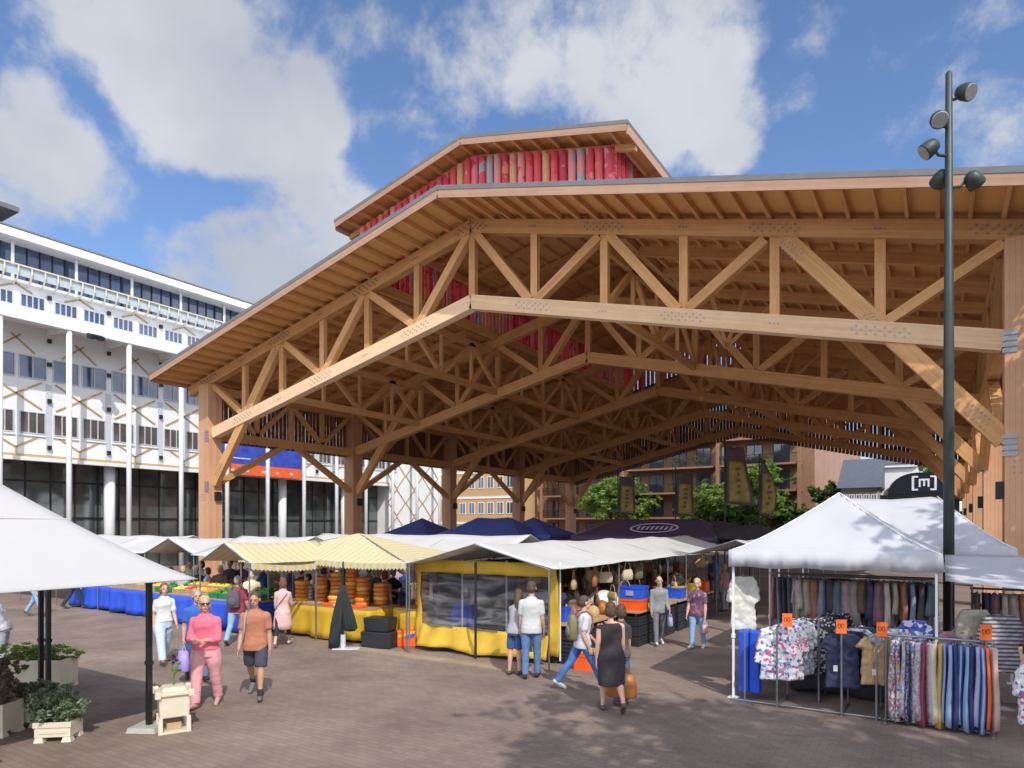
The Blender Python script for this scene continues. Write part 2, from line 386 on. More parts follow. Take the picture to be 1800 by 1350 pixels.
def leafcloud(blobs, n, size, seed=1, flat=.0):
    """many small leaf faces through the volume of several ellipsoids (cx,cy,cz,rx,ry,rz)"""
    rnd = random.Random(seed); mb = MB(); tot = sum(b[3]*b[4]*b[5] for b in blobs)
    for b in blobs:
        k = int(n*b[3]*b[4]*b[5]/tot)
        clumps = []
        for _ in range(max(6, k//26)):
            while True:
                p = Vector((rnd.uniform(-1, 1), rnd.uniform(-1, 1), rnd.uniform(-1, 1)))
                if .25 < p.length < 1: break
            clumps.append(p)
        for i in range(k):
            c = clumps[i % len(clumps)]
            p = c+Vector((rnd.gauss(0, .11), rnd.gauss(0, .11), rnd.gauss(0, .09)))
            q = Vector((b[0]+p.x*b[3], b[1]+p.y*b[4], b[2]+p.z*b[5]))
            sz = size*rnd.uniform(.6, 1.3)
            a = Vector((rnd.gauss(0, 1), rnd.gauss(0, 1), rnd.gauss(0, .5))).normalized()
            c2 = a.cross(Vector((rnd.gauss(0, 1), rnd.gauss(0, 1), rnd.gauss(0, 1)))).normalized()
            mb.add([q-a*sz, q+c2*sz*.45, q+a*sz, q-c2*sz*.45], [(0, 1, 2, 3)])
    return mb
def leafmat(name, c, c2, tr=.35):
    if name in MATS: return MATS[name]
    m, t, b = principled(name)
    gi = nd(t, 'ShaderNodeNewGeometry')
    r = nd(t, 'ShaderNodeValToRGB'); lk(t, gi.outputs['Random Per Island'], r.inputs['Fac'])
    r.color_ramp.elements[0].color = (*c2, 1); r.color_ramp.elements[1].color = (*c, 1)
    lk(t, r.outputs[0], b.inputs['Base Color']); b.inputs['Roughness'].default_value = .55
    t2 = nd(t, 'ShaderNodeBsdfTranslucent'); lk(t, r.outputs[0], t2.inputs['Color'])
    ms = nd(t, 'ShaderNodeMixShader'); ms.inputs[0].default_value = tr
    lk(t, b.outputs[0], ms.inputs[1]); lk(t, t2.outputs[0], ms.inputs[2]); lk(t, ms.outputs[0], t.nodes['Material Output'].inputs['Surface'])
    MATS[name] = m; return m
M_leaf = leafmat('leaves', (.17, .27, .05), (.05, .11, .02), .5)
M_leafl = leafmat('fresh_leaves', (.30, .42, .09), (.14, .24, .04), .5)
M_leafd = leafmat('dark_leaves', (.05, .09, .02), (.02, .04, .01))
M_leafp = leafmat('pale_leaves', (.34, .38, .26), (.08, .14, .06))
M_bark = mat('bark', (.11, .085, .06), .9, 0, .3, 6, .6, 20)
# ------------------------------------------------------------------ ground
M_pave = bricks('clinker_paving', (.258, .196, .158), (.224, .165, .136), (.19, .148, .122), .21, .105, .25, 'XY', .008, .38, .55)
b = MB(); b.bx(-900, 900, -300, 1500, -1, 0); struct(b.build('ground', M_pave))
M_strip = bricks('pale_strip', (.36, .28, .18), (.32, .24, .16), (.2, .17, .13), .6, .2, .2, 'XY', .006, .2, 1)
b = MB(); b.bx(-12.2, -6.9, 11.35, 11.72, 0, .012); struct(b.build('pavement_strip', M_strip))
# ------------------------------------------------------------------ the timber hall
UL, WD, V0, SB = -30.23, 31.5, 20.24, 9.571
UR = UL+WD; UM = UL+WD/2; NB = 4; VE = V0+SB*NB
CE, CA, TE, TA = H0+4.46, H0+8.17, H0+7.12, H0+10.93      # chord centre lines: bottom at eave/apex, top at eave/apex
SL = (TA-TE)/(WD/2)
def zt(u): return TA-SL*abs(u-UM)
def zb(u): return CA-(CA-CE)/(WD/2)*abs(u-UM)
def zr(u, up=0): return TA+.25+up-SL*abs(u-UM)             # roof planes: up=0 is the top of the rafters
hall = thing('market_hall', 'large open timber market hall with a gable roof and a raised red-panelled lantern', 'market hall', (0, 0, 0))
CWD = .76
def column(u, v, ztop, name='column'):
    m = MB((u, v, 0)); m.bx(u-CWD/2, u+CWD/2, v-CWD/2, v+CWD/2, 0, ztop)
    o = m.build('column', M_clad, hall); o.location = (u, v, 0); return o
for k in range(NB+1):
    for s in (-1, 1):
        u = UL-.08 if s < 0 else UR+.38
        c = column(u, V0+SB*k, zt(u)-.20)
        if k == 0:
            for z in (CE-.1, CE-2.55):
                m = MB()
                for q in range(4): m.box((s*-.28, -CWD/2-.012, z+.14*q-.2), (.30, .02, .10))
                m.build('steel_plate', M_plate, c)
            m = MB()
            for i in range(4):
                for j in range(3): m.box((.0+.13*i-.2, -CWD/2-.006, CE-3.2+.14*j), (.035, .012, .035))
            m.build('bolt_pattern', M_bolt, c)
        if s > 0:
            m = MB(); m.box((-CWD/2-.08, -.1, CE-3.6), (.16, .3, .42)); m.build('loudspeaker', M_blackm, c)
        else:
            m = MB(); m.box((CWD/2+.08, .1, CE-3.0), (.16, .3, .42)); m.build('loudspeaker', M_blackm, c)
DU = WD/12
def nodes(i): return UL+DU*i
def truss(v, front):
    t = MB((0, v, 0))
    th = .34
    for s in (-1, 1):
        u = UL if s < 0 else UR
        ue = u+s*1.62
        t.beam((ue, v, zt(ue)), (UM, v, zt(UM)), th, .48, (0, 1, 0))
    o = t.build('truss', M_wood, hall); o.location = (0, v, 0)
    for s in (-1, 1):
        u = UL if s < 0 else UR
        m = MB((0, v, 0)); e = u+.30 if s < 0 else u+.0; m.beam((e, v, zb(e)), (UM, v, zb(UM)), th+.04, .5, (0, 1, 0)); m.build('bottom_chord', M_woodlit if front else M_wood, o)
    for i in range(1, 12):
        u = nodes(i); m = MB((0, v, 0)); m.beam((u, v, zb(u)+.22), (u, v, zt(u)-.2), .2, .26, (0, 1, 0)); m.build('post', M_wood, o)
    def br(a, b, w=.26, th2=.3):
        m = MB((0, v, 0)); m.beam(a, b, th2, w, (0, 1, 0)); m.build('brace', M_wood, o)
    for s in (-1, 1):
        f = (lambda i: UL+DU*i) if s < 0 else (lambda i: UR-DU*i)
        T = lambda i, dz=0: (f(i), v, zt(f(i))-.2+dz); B = lambda i, dz=0: (f(i), v, zb(f(i))+.2+dz)
        k = -s*.16
        br((f(0)+(.3 if s < 0 else 0), v, zt(f(0))-.3), (f(1)-k, v, zb(f(1))+.25))
        sh = .0
        br((f(2)-k, v, zt(f(2))-.2), (f(0)+(.28 if s < 0 else .02), v, CE-2.4), .44, .27)
        br((f(2)+k*1.6, v, zt(f(2))-.25), (f(3)-k, v, zb(f(3))+.25), .3)
        br((f(3)+k, v, zb(f(3))+.25), (f(4)-k, v, zt(f(4))-.25), .3)
        br((f(4)+k, v, zt(f(4))-.25), (f(5)-k, v, zb(f(5))+.25), .3)
        br((f(5)+k, v, zb(f(5))+.25), (f(6)-k, v, zt(f(6))-.25), .3)
    if front:
        for i in range(0, 13):
            u = nodes(i)
            for z in ((zt(u), zb(u)) if 0 < i < 12 else (zt(u),)):
                m = MB((0, v, 0)); top = z > zb(u)+.1
                big = (i % 2 == 0) if top else (i % 2 == 1)
                n = 6 if big else 1
                sl = (-SL if u > UM else SL) if top else ((-(CA-CE)/(WD/2)) if u > UM else (CA-CE)/(WD/2))
                for a in range(-n, n+1):
                    for c2 in ((-.1, .1) if big and a % 2 else (0,)):
                        uu = u+a*.11
                        if i == 6: zz = z-abs(a)*.11*abs(sl)
                        else: zz = z+a*.11*sl
                        m.tube([(uu, v-.205, zz+c2), (uu, v-.168, zz+c2)], .028, 6)
                m.build('bolt_pattern', M_bolt, o)
        for s in (-1, 1):                                   # dowels on the big corner struts
            f0 = Vector((UL+.28 if s < 0 else UR+.02, v, CE-2.4)); f2u = (UL+2*DU) if s < 0 else UR-2*DU
            f2 = Vector((f2u, v, zt(f2u)-.2)); d = (f2-f0).normalized(); n = Vector((d.z, 0, -d.x))
            for base in (.5, (f2-f0).length*.49, (f2-f0).length-.95):
                m = MB((0, v, 0))
                for a in range(6):
                    for c2 in (-.12, 0, .12):
                        p = f0+d*(base+a*.12+(.06 if c2 == 0 else 0))+n*c2
                        m.tube([(p.x, v-.165, p.z), (p.x, v-.133, p.z)], .022, 6)
                m.build('bolt_pattern', M_bolt, o)
    return o
for k in range(NB+1): truss(V0+SB*k, k == 0)
# roof: deck, edge, fascia, rafters across, joists along
OVF, OVS = 2.06, 1.72
LX0, LX1, LY0, LY1 = UM-5.5, UM+5.5, V0-.05, V0+SB*3-.3     # lantern opening
roof = None
def slopeplate(m, ua, ub, va, vb, z0f, thk):
    """roof plate between ua..ub (one side of the ridge), following the slope"""
    za, zb_ = z0f(ua), z0f(ub)
    m.add([(ua, va, za), (ub, va, zb_), (ub, vb, zb_), (ua, vb, za), (ua, va, za+thk), (ub, va, zb_+thk), (ub, vb, zb_+thk), (ua, vb, za+thk)],
          [(3, 2, 1, 0), (4, 5, 6, 7), (0, 1, 5, 4), (1, 2, 6, 5), (2, 3, 7, 6), (3, 0, 4, 7)])
YA, YB = V0-OVF, VE+OVF
XA, XB = UL-OVS, UR+OVS
zj = lambda u: zr(u, .20)                                   # top of joists = underside of deck
m = MB()
for (a, b_) in ((XA, LX0), (LX1, XB)): slopeplate(m, a, b_, YA, YB, zj, .05)
for (a, b_) in ((LX0, UM), (UM, LX1)):
    slopeplate(m, a, b_, YA, LY0, zj, .05); slopeplate(m, a, b_, LY1, YB, zj, .05)
roof = m.build('roof', M_deck, hall)
zc = lambda u: zr(u, .253)
m = MB()
for (a, b_) in ((XA-.06, LX0), (LX1, XB+.06)): slopeplate(m, a, b_, YA-.06, YB+.06, zc, .15)
for (a, b_) in ((LX0, UM), (UM, LX1)):
    slopeplate(m, a, b_, YA-.06, LY0, zc, .15); slopeplate(m, a, b_, LY1, YB+.06, zc, .15)
m.build('zinc_covering', M_zinc, roof)
for y in (YA-.02, YB+.02):
    for a, b_ in ((XA, UM), (UM, XB)):
        m = MB(); m.beam((a, y, zr(a, .12)), (b_, y, zr(b_, .12)), .05, .26, (0, 1, 0)); m.build('fascia', M_fasc, roof)
for x in (XA-.02, XB+.02):
    m = MB(); m.beam((x, YA, zr(x, .10)), (x, YB, zr(x, .10)), .05, .3); m.build('fascia', M_fasc, roof)
JP = .67
js = [UM+(i+.5)*JP for i in range(-27, 27)]
js = [u for u in js if XA < u < XB]
def joist(m, u, va, vb): m.beam((u, va, zr(u, .10)), (u, vb, zr(u, .10)), .09, .2)
for u in js:
    m = MB(); joist(m, u, YA+.01, V0+.22); m.build('joist', M_wood, roof)
m = MB()
for u in js:
    inside = LX0-.1 < u < LX1+.1
    if inside: joist(m, u, LY1, YB)
    else: joist(m, u, V0+.22, YB)
struct(m.build('joist', M_deck, roof), 'stuff')
# secondary rafters between the trusses (parallel to them)
for k in range(NB):
    for q in (1, 2, 3):
        v = V0+SB*(k+q/4)
        for s in (-1, 1):
            u0 = XA if s < 0 else XB
            u1 = UM if k == NB-1 and q > 0 else (LX0 if s < 0 else LX1)
            m = MB(); m.beam((u0, v, zr(u0, -.17)), (u1, v, zr(u1, -.17)), .16, .34, (0, 1, 0)); m.build('rafter', M_wood, roof)
# lengthwise lattice girders between the trusses
for iu in (2, 4, 8):
    u = nodes(iu)
    m = MB((u, V0, 0))
    m.beam((u, V0, zt(u)-.6), (u, VE, zt(u)-.6), .16, .3); m.beam((u, V0, zb(u)+.1), (u, VE, zb(u)+.1), .18, .3)
    g = m.build('lattice_girder', M_wood, hall); g.location = (u, V0, 0)
    for k in range(NB):
        for q in range(4):
            va = V0+SB*(k+q/4); vb = va+SB/4
            m = MB((u, V0, 0)); za, zb_ = (zb(u)+.15, zt(u)-.6) if q % 2 == 0 else (zt(u)-.6, zb(u)+.15)
            m.beam((u, va, za), (u, vb, zb_), .16, .2); m.build('brace', M_wood, g)
            if q: m = MB((u, V0, 0)); m.beam((u, va, zb(u)+.1), (u, va, zt(u)-.6), .14, .14); m.build('post', M_wood, g)
# fans of struts under the roof
for iu in (9,):
    u = nodes(iu)
    for k in range(NB):
        m = MB(); v = V0+SB*(k+.5); z0 = zb(u)+.2
        for a in (-1.7, -.6, .6, 1.7): m.beam((u, v, z0), (u+a, v+a*.5, zt(u+a)-.35), .13, .13)
        m.build('strut_fan', M_wood, hall)
# side plates: perimeter beams, knee braces, slat screens
for s in (-1, 1):
    u = UL if s < 0 else UR
    for k in range(NB):
        va, vb = V0+SB*k+CWD/2, V0+SB*(k+1)-CWD/2
        m = MB(); m.beam((u, va, CE), (u, vb, CE), .3, .42); m.build('perimeter_beam', M_wood, hall)
        m = MB(); m.beam((u, va, zt(u)-.45), (u, vb, zt(u)-.45), .25, .4); m.build('eave_beam', M_wood, hall)
        for (p, q) in (((va-.05, CE-2.35), (va+SB*.42, CE-.1)), ((vb+.05, CE-2.35), (vb-SB*.42, CE-.1))):
            m = MB(); m.beam((u, p[0], p[1]), (u, q[0], q[1]), .28, .27); m.build('knee_brace', M_wood, hall)
        for q in (1, 2, 3):
            v = va+(vb-va)*q/4; m = MB(); m.beam((u-s*.02, v, CE+.2), (u-s*.02, v, zt(u)-.6), .2, .24); m.build('side_post', M_wood, hall)
        for (p, q) in (((va, CE+2.2), (va+(vb-va)/4, CE+.2)), ((vb, CE+2.2), (vb-(vb-va)/4, CE+.2)), (((va+vb)/2, CE+2.2), (va+(vb-va)/4, CE+.2)), (((va+vb)/2, CE+2.2), (vb-(vb-va)/4, CE+.2))):
            m = MB(); m.beam((u-s*.02, p[0], p[1]), (u-s*.02, q[0], q[1]), .2, .22); m.build('side_brace', M_wood, hall)
        m = MB(); n = 34
        for i in range(n):
            v = va+(vb-va)*(i+.5)/n; m.box((u+s*.32, v, (CE-.3+zt(u)-.3)/2), (.04, .215, zt(u)-CE))
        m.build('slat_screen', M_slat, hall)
for half in (-1, 1):                                        # slatted back gable
    m = MB(); n = 58
    for i in range(n):
        u = UM+half*(WD/2)*(i+.5)/n
        m.box((u, VE+.32, (zb(u)-.6+zr(u))/2), (.235, .04, zr(u)-zb(u)+.6))
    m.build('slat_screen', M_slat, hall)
# lantern
LH = H0+12.12                                               # underside of the lantern eave
LXO, LYO = 6.32, .78
LSL = (13.94-12.48)/6.32
lz = lambda u, up=0: H0+13.94-.36+up-LSL*abs(u-UM)
LA, LB_ = V0-.76, LY1+.9
lant = MB()
for a, b_ in ((UM-LXO, UM), (UM, UM+LXO)): slopeplate(lant, a, b_, LA, LB_, lambda u: lz(u, .16), .05)
lo = lant.build('lantern_roof', M_deck, hall)
m = MB()
for a, b_ in ((UM-LXO-.05, UM), (UM, UM+LXO+.05)): slopeplate(m, a, b_, LA-.05, LB_+.05, lambda u: lz(u, .213), .12)
m.build('zinc_covering', M_zinc, lo)
for y in (LA-.02, LB_+.02):
    for a, b_ in ((UM-LXO, UM), (UM, UM+LXO)):
        m = MB(); m.beam((a, y, lz(a, .10)), (b_, y, lz(b_, .10)), .05, .2, (0, 1, 0)); m.build('fascia', M_fasc, lo)
for x in (-1, 1):
    m = MB(); m.beam((UM+x*(LXO+.02), LA, lz(UM+LXO, .06)), (UM+x*(LXO+.02), LB_, lz(UM+LXO, .06)), .05, .3); m.build('fascia', M_fasc, lo)
m = MB()
for i in range(-8, 9):
    u = UM+i*.72
    m.beam((u, LA, lz(u, .07)), (u, LB_, lz(u, .07)), .09, .18)
for k in range(13):
    v = LY0+.1+k*(LY1-LY0-.2)/12
    for a, b_ in ((UM-LXO, UM), (UM, UM+LXO)): m.beam((a, v, lz(a, -.12)), (b_, v, lz(b_, -.12)), .14, .2, (0, 1, 0))
struct(m.build('joist', M_wood, lo), 'stuff')
reds = [(.88, .09, .11), (.92, .16, .18), (.90, .30, .16), (.72, .07, .12), (.92, .26, .28), (.86, .46, .26), (.90, .12, .15), (.55, .50, .52), (.92, .38, .36), (.85, .11, .17)]
M_redx = bands('red_banner_panels', reds, .33, 'X', .7, .3, 0, .34)
M_redy = bands('red_banner_panels_side', reds, .33, 'Y', .7, .3, 0, .34)
def panels(axis, a0, a1, fixed, zlo, zhi, mt, outw):
    m = MB(); p = .33; n = math.ceil(a1/p)-math.floor(a0/p); a0 = math.floor(a0/p)*p
    for i in range(n):
        c = a0+(i+.5)*p; seg = 6; lo_, hi_ = [], []
        for j in range(seg+1):
            t = math.pi*(j/seg); x = c-math.cos(t)*p*.40; d = outw*math.sin(t)*.13
            P = (x, fixed+d) if axis == 'X' else (fixed+d, x)
            lo_.append((P[0], P[1], zlo(P[0]))); hi_.append((P[0], P[1], zhi(P[0])))
        k = len(lo_)
        m.add(lo_+hi_, [(j, j+1, k+j+1, k+j) for j in range(k-1)])
    return m.build('red_panel_screen', mt, hall, solid=.012)
panels('X', LX0+.1, LX1-.1, LY0, lambda u: zr(u, .2), lambda u: lz(u, -.12), M_redx, -1)
panels('X', LX0+.1, LX1-.1, LY1, lambda u: zr(u, .2), lambda u: lz(u, -.12), M_redx, 1)
panels('Y', LY0, LY1, LX0, lambda u: zr(LX0, .1), lambda u: lz(LX0, -.02), M_redy, -1)
panels('Y', LY0, LY1, LX1, lambda u: zr(LX1, .1), lambda u: lz(LX1, -.02), M_redy, 1)
m = MB()
for x in (LX0+.2, LX1-.2):
    m.beam((x, LY0+.3, zr(x, .05)), (x, LY1-.3, zr(x, .05)), .2, .4); m.beam((x, LY0+.3, lz(x, -.3)), (x, LY1-.3, lz(x, -.3)), .18, .3)
    for k in range(7): v = LY0+.3+k*(LY1-LY0-.6)/6; m.beam((x, v, zr(x)), (x, v, lz(x, -.2)), .16, .16)
for y in (LY0+.2, LY1-.2):
    for k in range(-3, 4):
        u = UM+k*1.5; m.beam((u, y, zr(u)), (u, y, lz(u, -.2)), .16, .16)
m.build('lantern_frame', M_wood, hall)

# ------------------------------------------------------------------ white office building on the left
office = thing('office_building', 'long white building with timber cross pattern and dark glazed ground floor', 'building', (-45.5, 0, 0))
OB = (-45.5, 0, 0); XW = -45.5; Y0, Y1 = -6.0, 57.0
PB = 3.455; PO = 16.2                                       # bay pitch and one post's y
def bay(k): return PO+PB*k
K0, K1 = -7, 11
ZG = 7.0; ZW = 17.3
m = MB(OB); m.bx(XW-14, XW, Y0, 49.5, ZG, ZW); m.bx(XW-14, XW, 49.5, Y1, 0, ZW); m.build('wall', M_white, office)
m = MB(OB); m.bx(XW-13.5, XW-1.5, Y0, 49.5, 0, ZG); m.build('ground_floor_glazing', M_glassd, office)
m = MB(OB)
for i in range(40):
    y = Y0+i*1.39
    if y < 49.4: m.bx(XW-1.5, XW-1.44, y-.04, y+.04, 0, ZG)
m.bx(XW-1.5, XW-1.43, Y0, 49.4, 3.3, 3.45); m.bx(XW-1.5, XW-1.43, Y0, 49.4, 5.6, 5.7)
m.build('glazing_bars', M_blackm, office)
M_trim = wood('timber_trim', (.52, .36, .17), (.42, .28, .12))
m = MB(OB); m.bx(XW-.1, XW+.5, Y0, 49.5, ZG-.28, ZG-.06); m.build('canopy_ledge', M_white, office)
m = MB(OB); m.bx(XW+.003, XW+.1, Y0, 49.5, ZG-.056, ZG+.12); m.build('timber_ledge', M_trim, office)
M_mull = mat('window_frame_grey', (.50, .52, .55), .5)
def window_set(y, z, w, h, panes, gm, x=XW):
    a = MB(); n = panes; t = .06
    a.bx(0, .06, -w/2, w/2, 0, t); a.bx(0, .06, -w/2, w/2, h-t, h)
    for i in range(n+1): yy = -w/2+w*i/n; a.bx(0, .058, yy-t/2, yy+t/2, t, h-t)
    return a
wcache = {}
def put_window(key, y, z, w, h, panes, gm, x=XW, parent=None, frame=None):
    if key not in wcache:
        wcache[key] = (window_set(0, 0, w, h, panes, gm).mesh('window', frame or M_mull), MB().bx(-.05, .012, -w/2+.03, w/2-.03, .03, h-.03).mesh('pane', gm))
    o = bpy.data.objects.new('window', wcache[key][0]); COL.objects.link(o); o.parent = parent or office
    o.location = (x-OB[0], y, z) if parent is None else (x, y, z)
    p = bpy.data.objects.new('pane', wcache[key][1]); COL.objects.link(p); p.parent = o
    return o
M_glassw = glass('curtained_glass', (.16, .13, .12), .1)
for k in range(K0, K1):
    y = bay(k)
    if y < Y0: continue
    inhall = y > 48
    for dy in (.95, 2.6):
        if y+dy > Y1-.8: continue
        if not inhall:
            put_window('low', y+dy, 8.35, 1.32, 1.3, 3, M_glassw)
            put_window('mid', y+dy, 11.6, 1.42, 1.35, 2, M_glassb)
            put_window('top', y+dy, 15.72, 1.25, .8, 4, M_glassb)
            m = MB(OB); m.bx(XW+.002, XW+.09, y+dy-.72, y+dy+.72, 8.2, 8.3); m.build('window_sill', M_whitep, office)
def tbar(mb, y0, z0, y1, z1, x=XW+.03, w=.09): mb.beam((x, y0, z0), (x, y1, z1), .05, w, (1, 0, 0))
for k in range(K0, K1+1):
    y = bay(k)
    if y < Y0 or y > Y1-.5: continue
    yc = y+PB/2
    if yc < 48.5:
        pieces = [[(yc, ZG+.13, yc, ZG+.55), (yc, ZG+.5, yc-1.3, ZG+1.3), (yc, ZG+.5, yc+1.3, ZG+1.3)], [(yc-1.35, 9.85, yc+1.35, 11.45), (yc+1.35, 9.85, yc-1.35, 11.45)],
                  [(yc+.25, 14.1, yc-1.0, 13.1), (yc-.25, 14.1, yc+1.0, 13.1)], [(yc, 17.2, yc, 16.98), (yc, 17.0, yc-.85, 16.62), (yc, 17.0, yc+.85, 16.62)], 0]
        for q in range(0, len(pieces)-1):
            m = MB(OB)
            for g_ in pieces[q]: tbar(m, *g_)
            m.build('timber_cross', M_trim, office)
        m = MB(OB); m.bx(XW+.002, XW+.05, y-.16, y+.16, ZG+.13, 11.4); m.build('pilaster', M_greyw, office)
        for z in (7.6, 10.4, 12.6, 14.0, 16.6): m = MB(OB); m.box((XW+.13, y, z), (.14, .2, .24)); m.build('wall_lamp', M_blackm, office)
    # gallery post in front with a slim foot
    if y < 58:
        m = MB(OB); m.tube([(-43, y, 0), (-43, y, 14.3)], .15, 10); m.build('gallery_post', M_whitep, office, smooth=True)
    if k % 2 == 0 and yc < 48.5:
        m = MB(OB); m.tube([(XW-.6, y+.4, 0), (XW-.6, y+.4, ZG-.28)], .33, 12); m.build('round_column', M_whitep, office, smooth=True)
m = MB(OB); m.bx(-43.2, -42.8, Y0, 45.5, 14.28, 15.0); m.bx(XW+.003, -43.2, Y0, 45.5, 14.7, 14.95); m.build('gallery_roof', M_whitep, office)
for i in range(15): m = MB(OB); m.bx(XW+.003, -43.2, bay(-6)+i*PB-.1, bay(-6)+i*PB+.1, 14.35, 14.695); m.build('gallery_beam', M_whitep, office)
# diamonds on the plain end of the wall
m = MB(OB)
for yy in (50.6, 53.2, 55.8):
    for z in (1.2, 3.9, 6.6):
        tbar(m, yy-1.25, z+1.3, yy, z, w=.1); tbar(m, yy, z, yy+1.25, z+1.3, w=.1); tbar(m, yy-1.25, z+1.3, yy, z+2.6, w=.1); tbar(m, yy, z+2.6, yy+1.25, z+1.3, w=.1)
m.build('timber_cross', M_trim, office)
# curved glass railing ribs under the set-back top storey
m = MB(OB)
y = Y0+.3
while y < Y1-.2:
    pts = [(XW+.05, y, 16.95), (XW+.5, y, 17.1), (XW+.75, y, 17.5), (XW+.72, y, 17.9)]
    m.tube(pts, .045, 6); y += PB/5
m.bx(XW+.66, XW+.76, Y0, Y1, 17.86, 17.94); m.build('railing', M_cream, office)
M_rail = mat('railing_glass', (.45, .52, .55), .15, 0, .05, 1)
m = MB(OB); m.bx(XW+.60, XW+.63, Y0, Y1, 17.32, 17.85); m.build('railing_glass', M_rail, office)
m = MB(OB); m.bx(XW-13, XW-.9, Y0, Y1, ZW, 19.54); m.build('top_storey', M_glassb, office)
m = MB(OB); y = Y0
i = 0
while y < Y1:
    m.bx(XW-.9, XW-.84, y-.035, y+.035, ZW, 19.54); y += PB/5
m.build('glazing_bars', M_blackm, office)
for k in range(K0, K1+1):
    y = bay(k)+1.7
    if Y0 < y < Y1: m = MB(OB); m.tube([(XW-.3, y, ZW), (XW-.3, y, 19.54)], .09, 8); m.build('roof_post', M_whitep, office)
m = MB(OB)
m.prism([(XW+.4, Y0-1, 19.55), (XW+.4, Y0-1, 19.72), (XW-.6, Y0-1, 20.4), (XW-14, Y0-1, 21.3), (XW-14, Y0-1, 19.55)], (0, 0, 0), (0, Y1-Y0+1.5, 0))
ro = m.build('roof', M_whitep, office)
m = MB(OB); m.prism([(XW-.55, Y0-1.1, 20.43), (XW-.62, Y0-1.1, 20.55), (XW-14, Y0-1.1, 21.45), (XW-14, Y0-1.1, 21.33)], (0, 0, 0), (0, Y1-Y0+1.7, 0)); m.build('roof_edge', M_zinc, ro)
m = MB(OB); m.bx(XW-11, XW-5.0, 2, 18.8, 20.5, 22.9); m.build('plant_room', M_whitep, office)
m = MB(OB); m.bx(XW-11.5, XW-4.2, 1.5, 19.8, 22.9, 23.2); m.build('plant_room_roof', M_zinc, office)
# banner hung over the entrance
ban = thing('hanging_banner', 'blue and orange banner hung on the white building, seen through the hall', 'banner', (-44.6, 34.3, 0))
m = MB(); m.bx(0, .06, -3.8, 3.7, 7.55, 9.5); m.build('blue_field', mat('banner_blue', (.035, .07, .42), .6, 0, .35, 1.2), ban)
m = MB(); m.bx(0, .058, -3.8, 3.7, 6.75, 7.546); m.build('orange_field', mat('banner_orange', (.85, .13, .03), .6), ban)
M_mark = mat('banner_white', (.75, .7, .65), .7)
m = MB()
for i, w in enumerate((.3, .2, .35, .25, .3)): m.bx(.062, .072, -2.9+i*1.35, -2.9+i*1.35+w, 7.0, 7.16)
m.bx(.063, .072, -3.2, -1.2, 7.95, 8.02); m.build('lettering', M_mark, ban)
m = MB(); m.prism([(.064, 1.6, 9.5), (.064, 2.4, 8.9), (.064, 2.9, 9.1), (.064, 3.1, 9.5)], (0, 0, 0), (.01, 0, 0)); m.build('yellow_figure', mat('banner_yellow', (.8, .5, .08), .7), ban)
# floodlight pair on the gallery
fl = thing('wall_floodlight', 'dark twin floodlight under the white gallery roof edge', 'floodlight', (-42.7, 20.9, 14.1))
for s in (-1, 1): m = MB(); m.box((.2, s*.25, 0), (.3, .4, .22), .4); m.build('lamp_head', M_blackm, fl)
m = MB(); m.bx(-.1, .1, -.4, .4, .12, .2); m.build('bracket', M_blackm, fl)

# ------------------------------------------------------------------ buildings beyond the hall
M_brickt = bricks('brown_brick', (.30, .16, .085), (.24, .125, .07), (.25, .2, .15), .3, .1, .1, 'XZ', .01, .15)
M_brickp = bricks('pink_brick', (.42, .24, .17), (.36, .2, .14), (.4, .32, .26), .3, .1, .1, 'XZ', .01, .15)
M_tan = mat('tan_brick', (.55, .34, .16), .8, 0, .08)
M_rustp = mat('rust_panel', (.27, .145, .08), .8, 0, .1)
VB = 80.0
ua, ub = -46.0, uat(1432, VB)
apt = thing('apartment_building', 'brown brick apartment block with planted timber balconies beyond the hall', 'building', (ub, VB, 0))
AO = (ub, VB, 0)
m = MB(AO); m.bx(ua, ub, VB, VB+50, 0, 16.4); m.build('wall', M_brickp, apt)
m = MB(AO); m.bx(ua, ub, VB-.03, VB, 0, 16.4); m.build('front_wall', M_rustp, apt)
mw = MB().bx(-.8, .8, -.05, .04, 0, 2.1).mesh('window', M_glass)
mf = MB(); mf.bx(-.86, -.8, -.07, .04, 0, 2.16); mf.bx(.8, .86, -.07, .04, 0, 2.16); mf.bx(-.8, .8, -.07, .04, 2.1, 2.16); mf.bx(-.04, .04, -.07, .04, 0, 2.1); mf = mf.mesh('frame', M_blackm)
us = [ub-3.4-i*2.9 for i in range(11)]
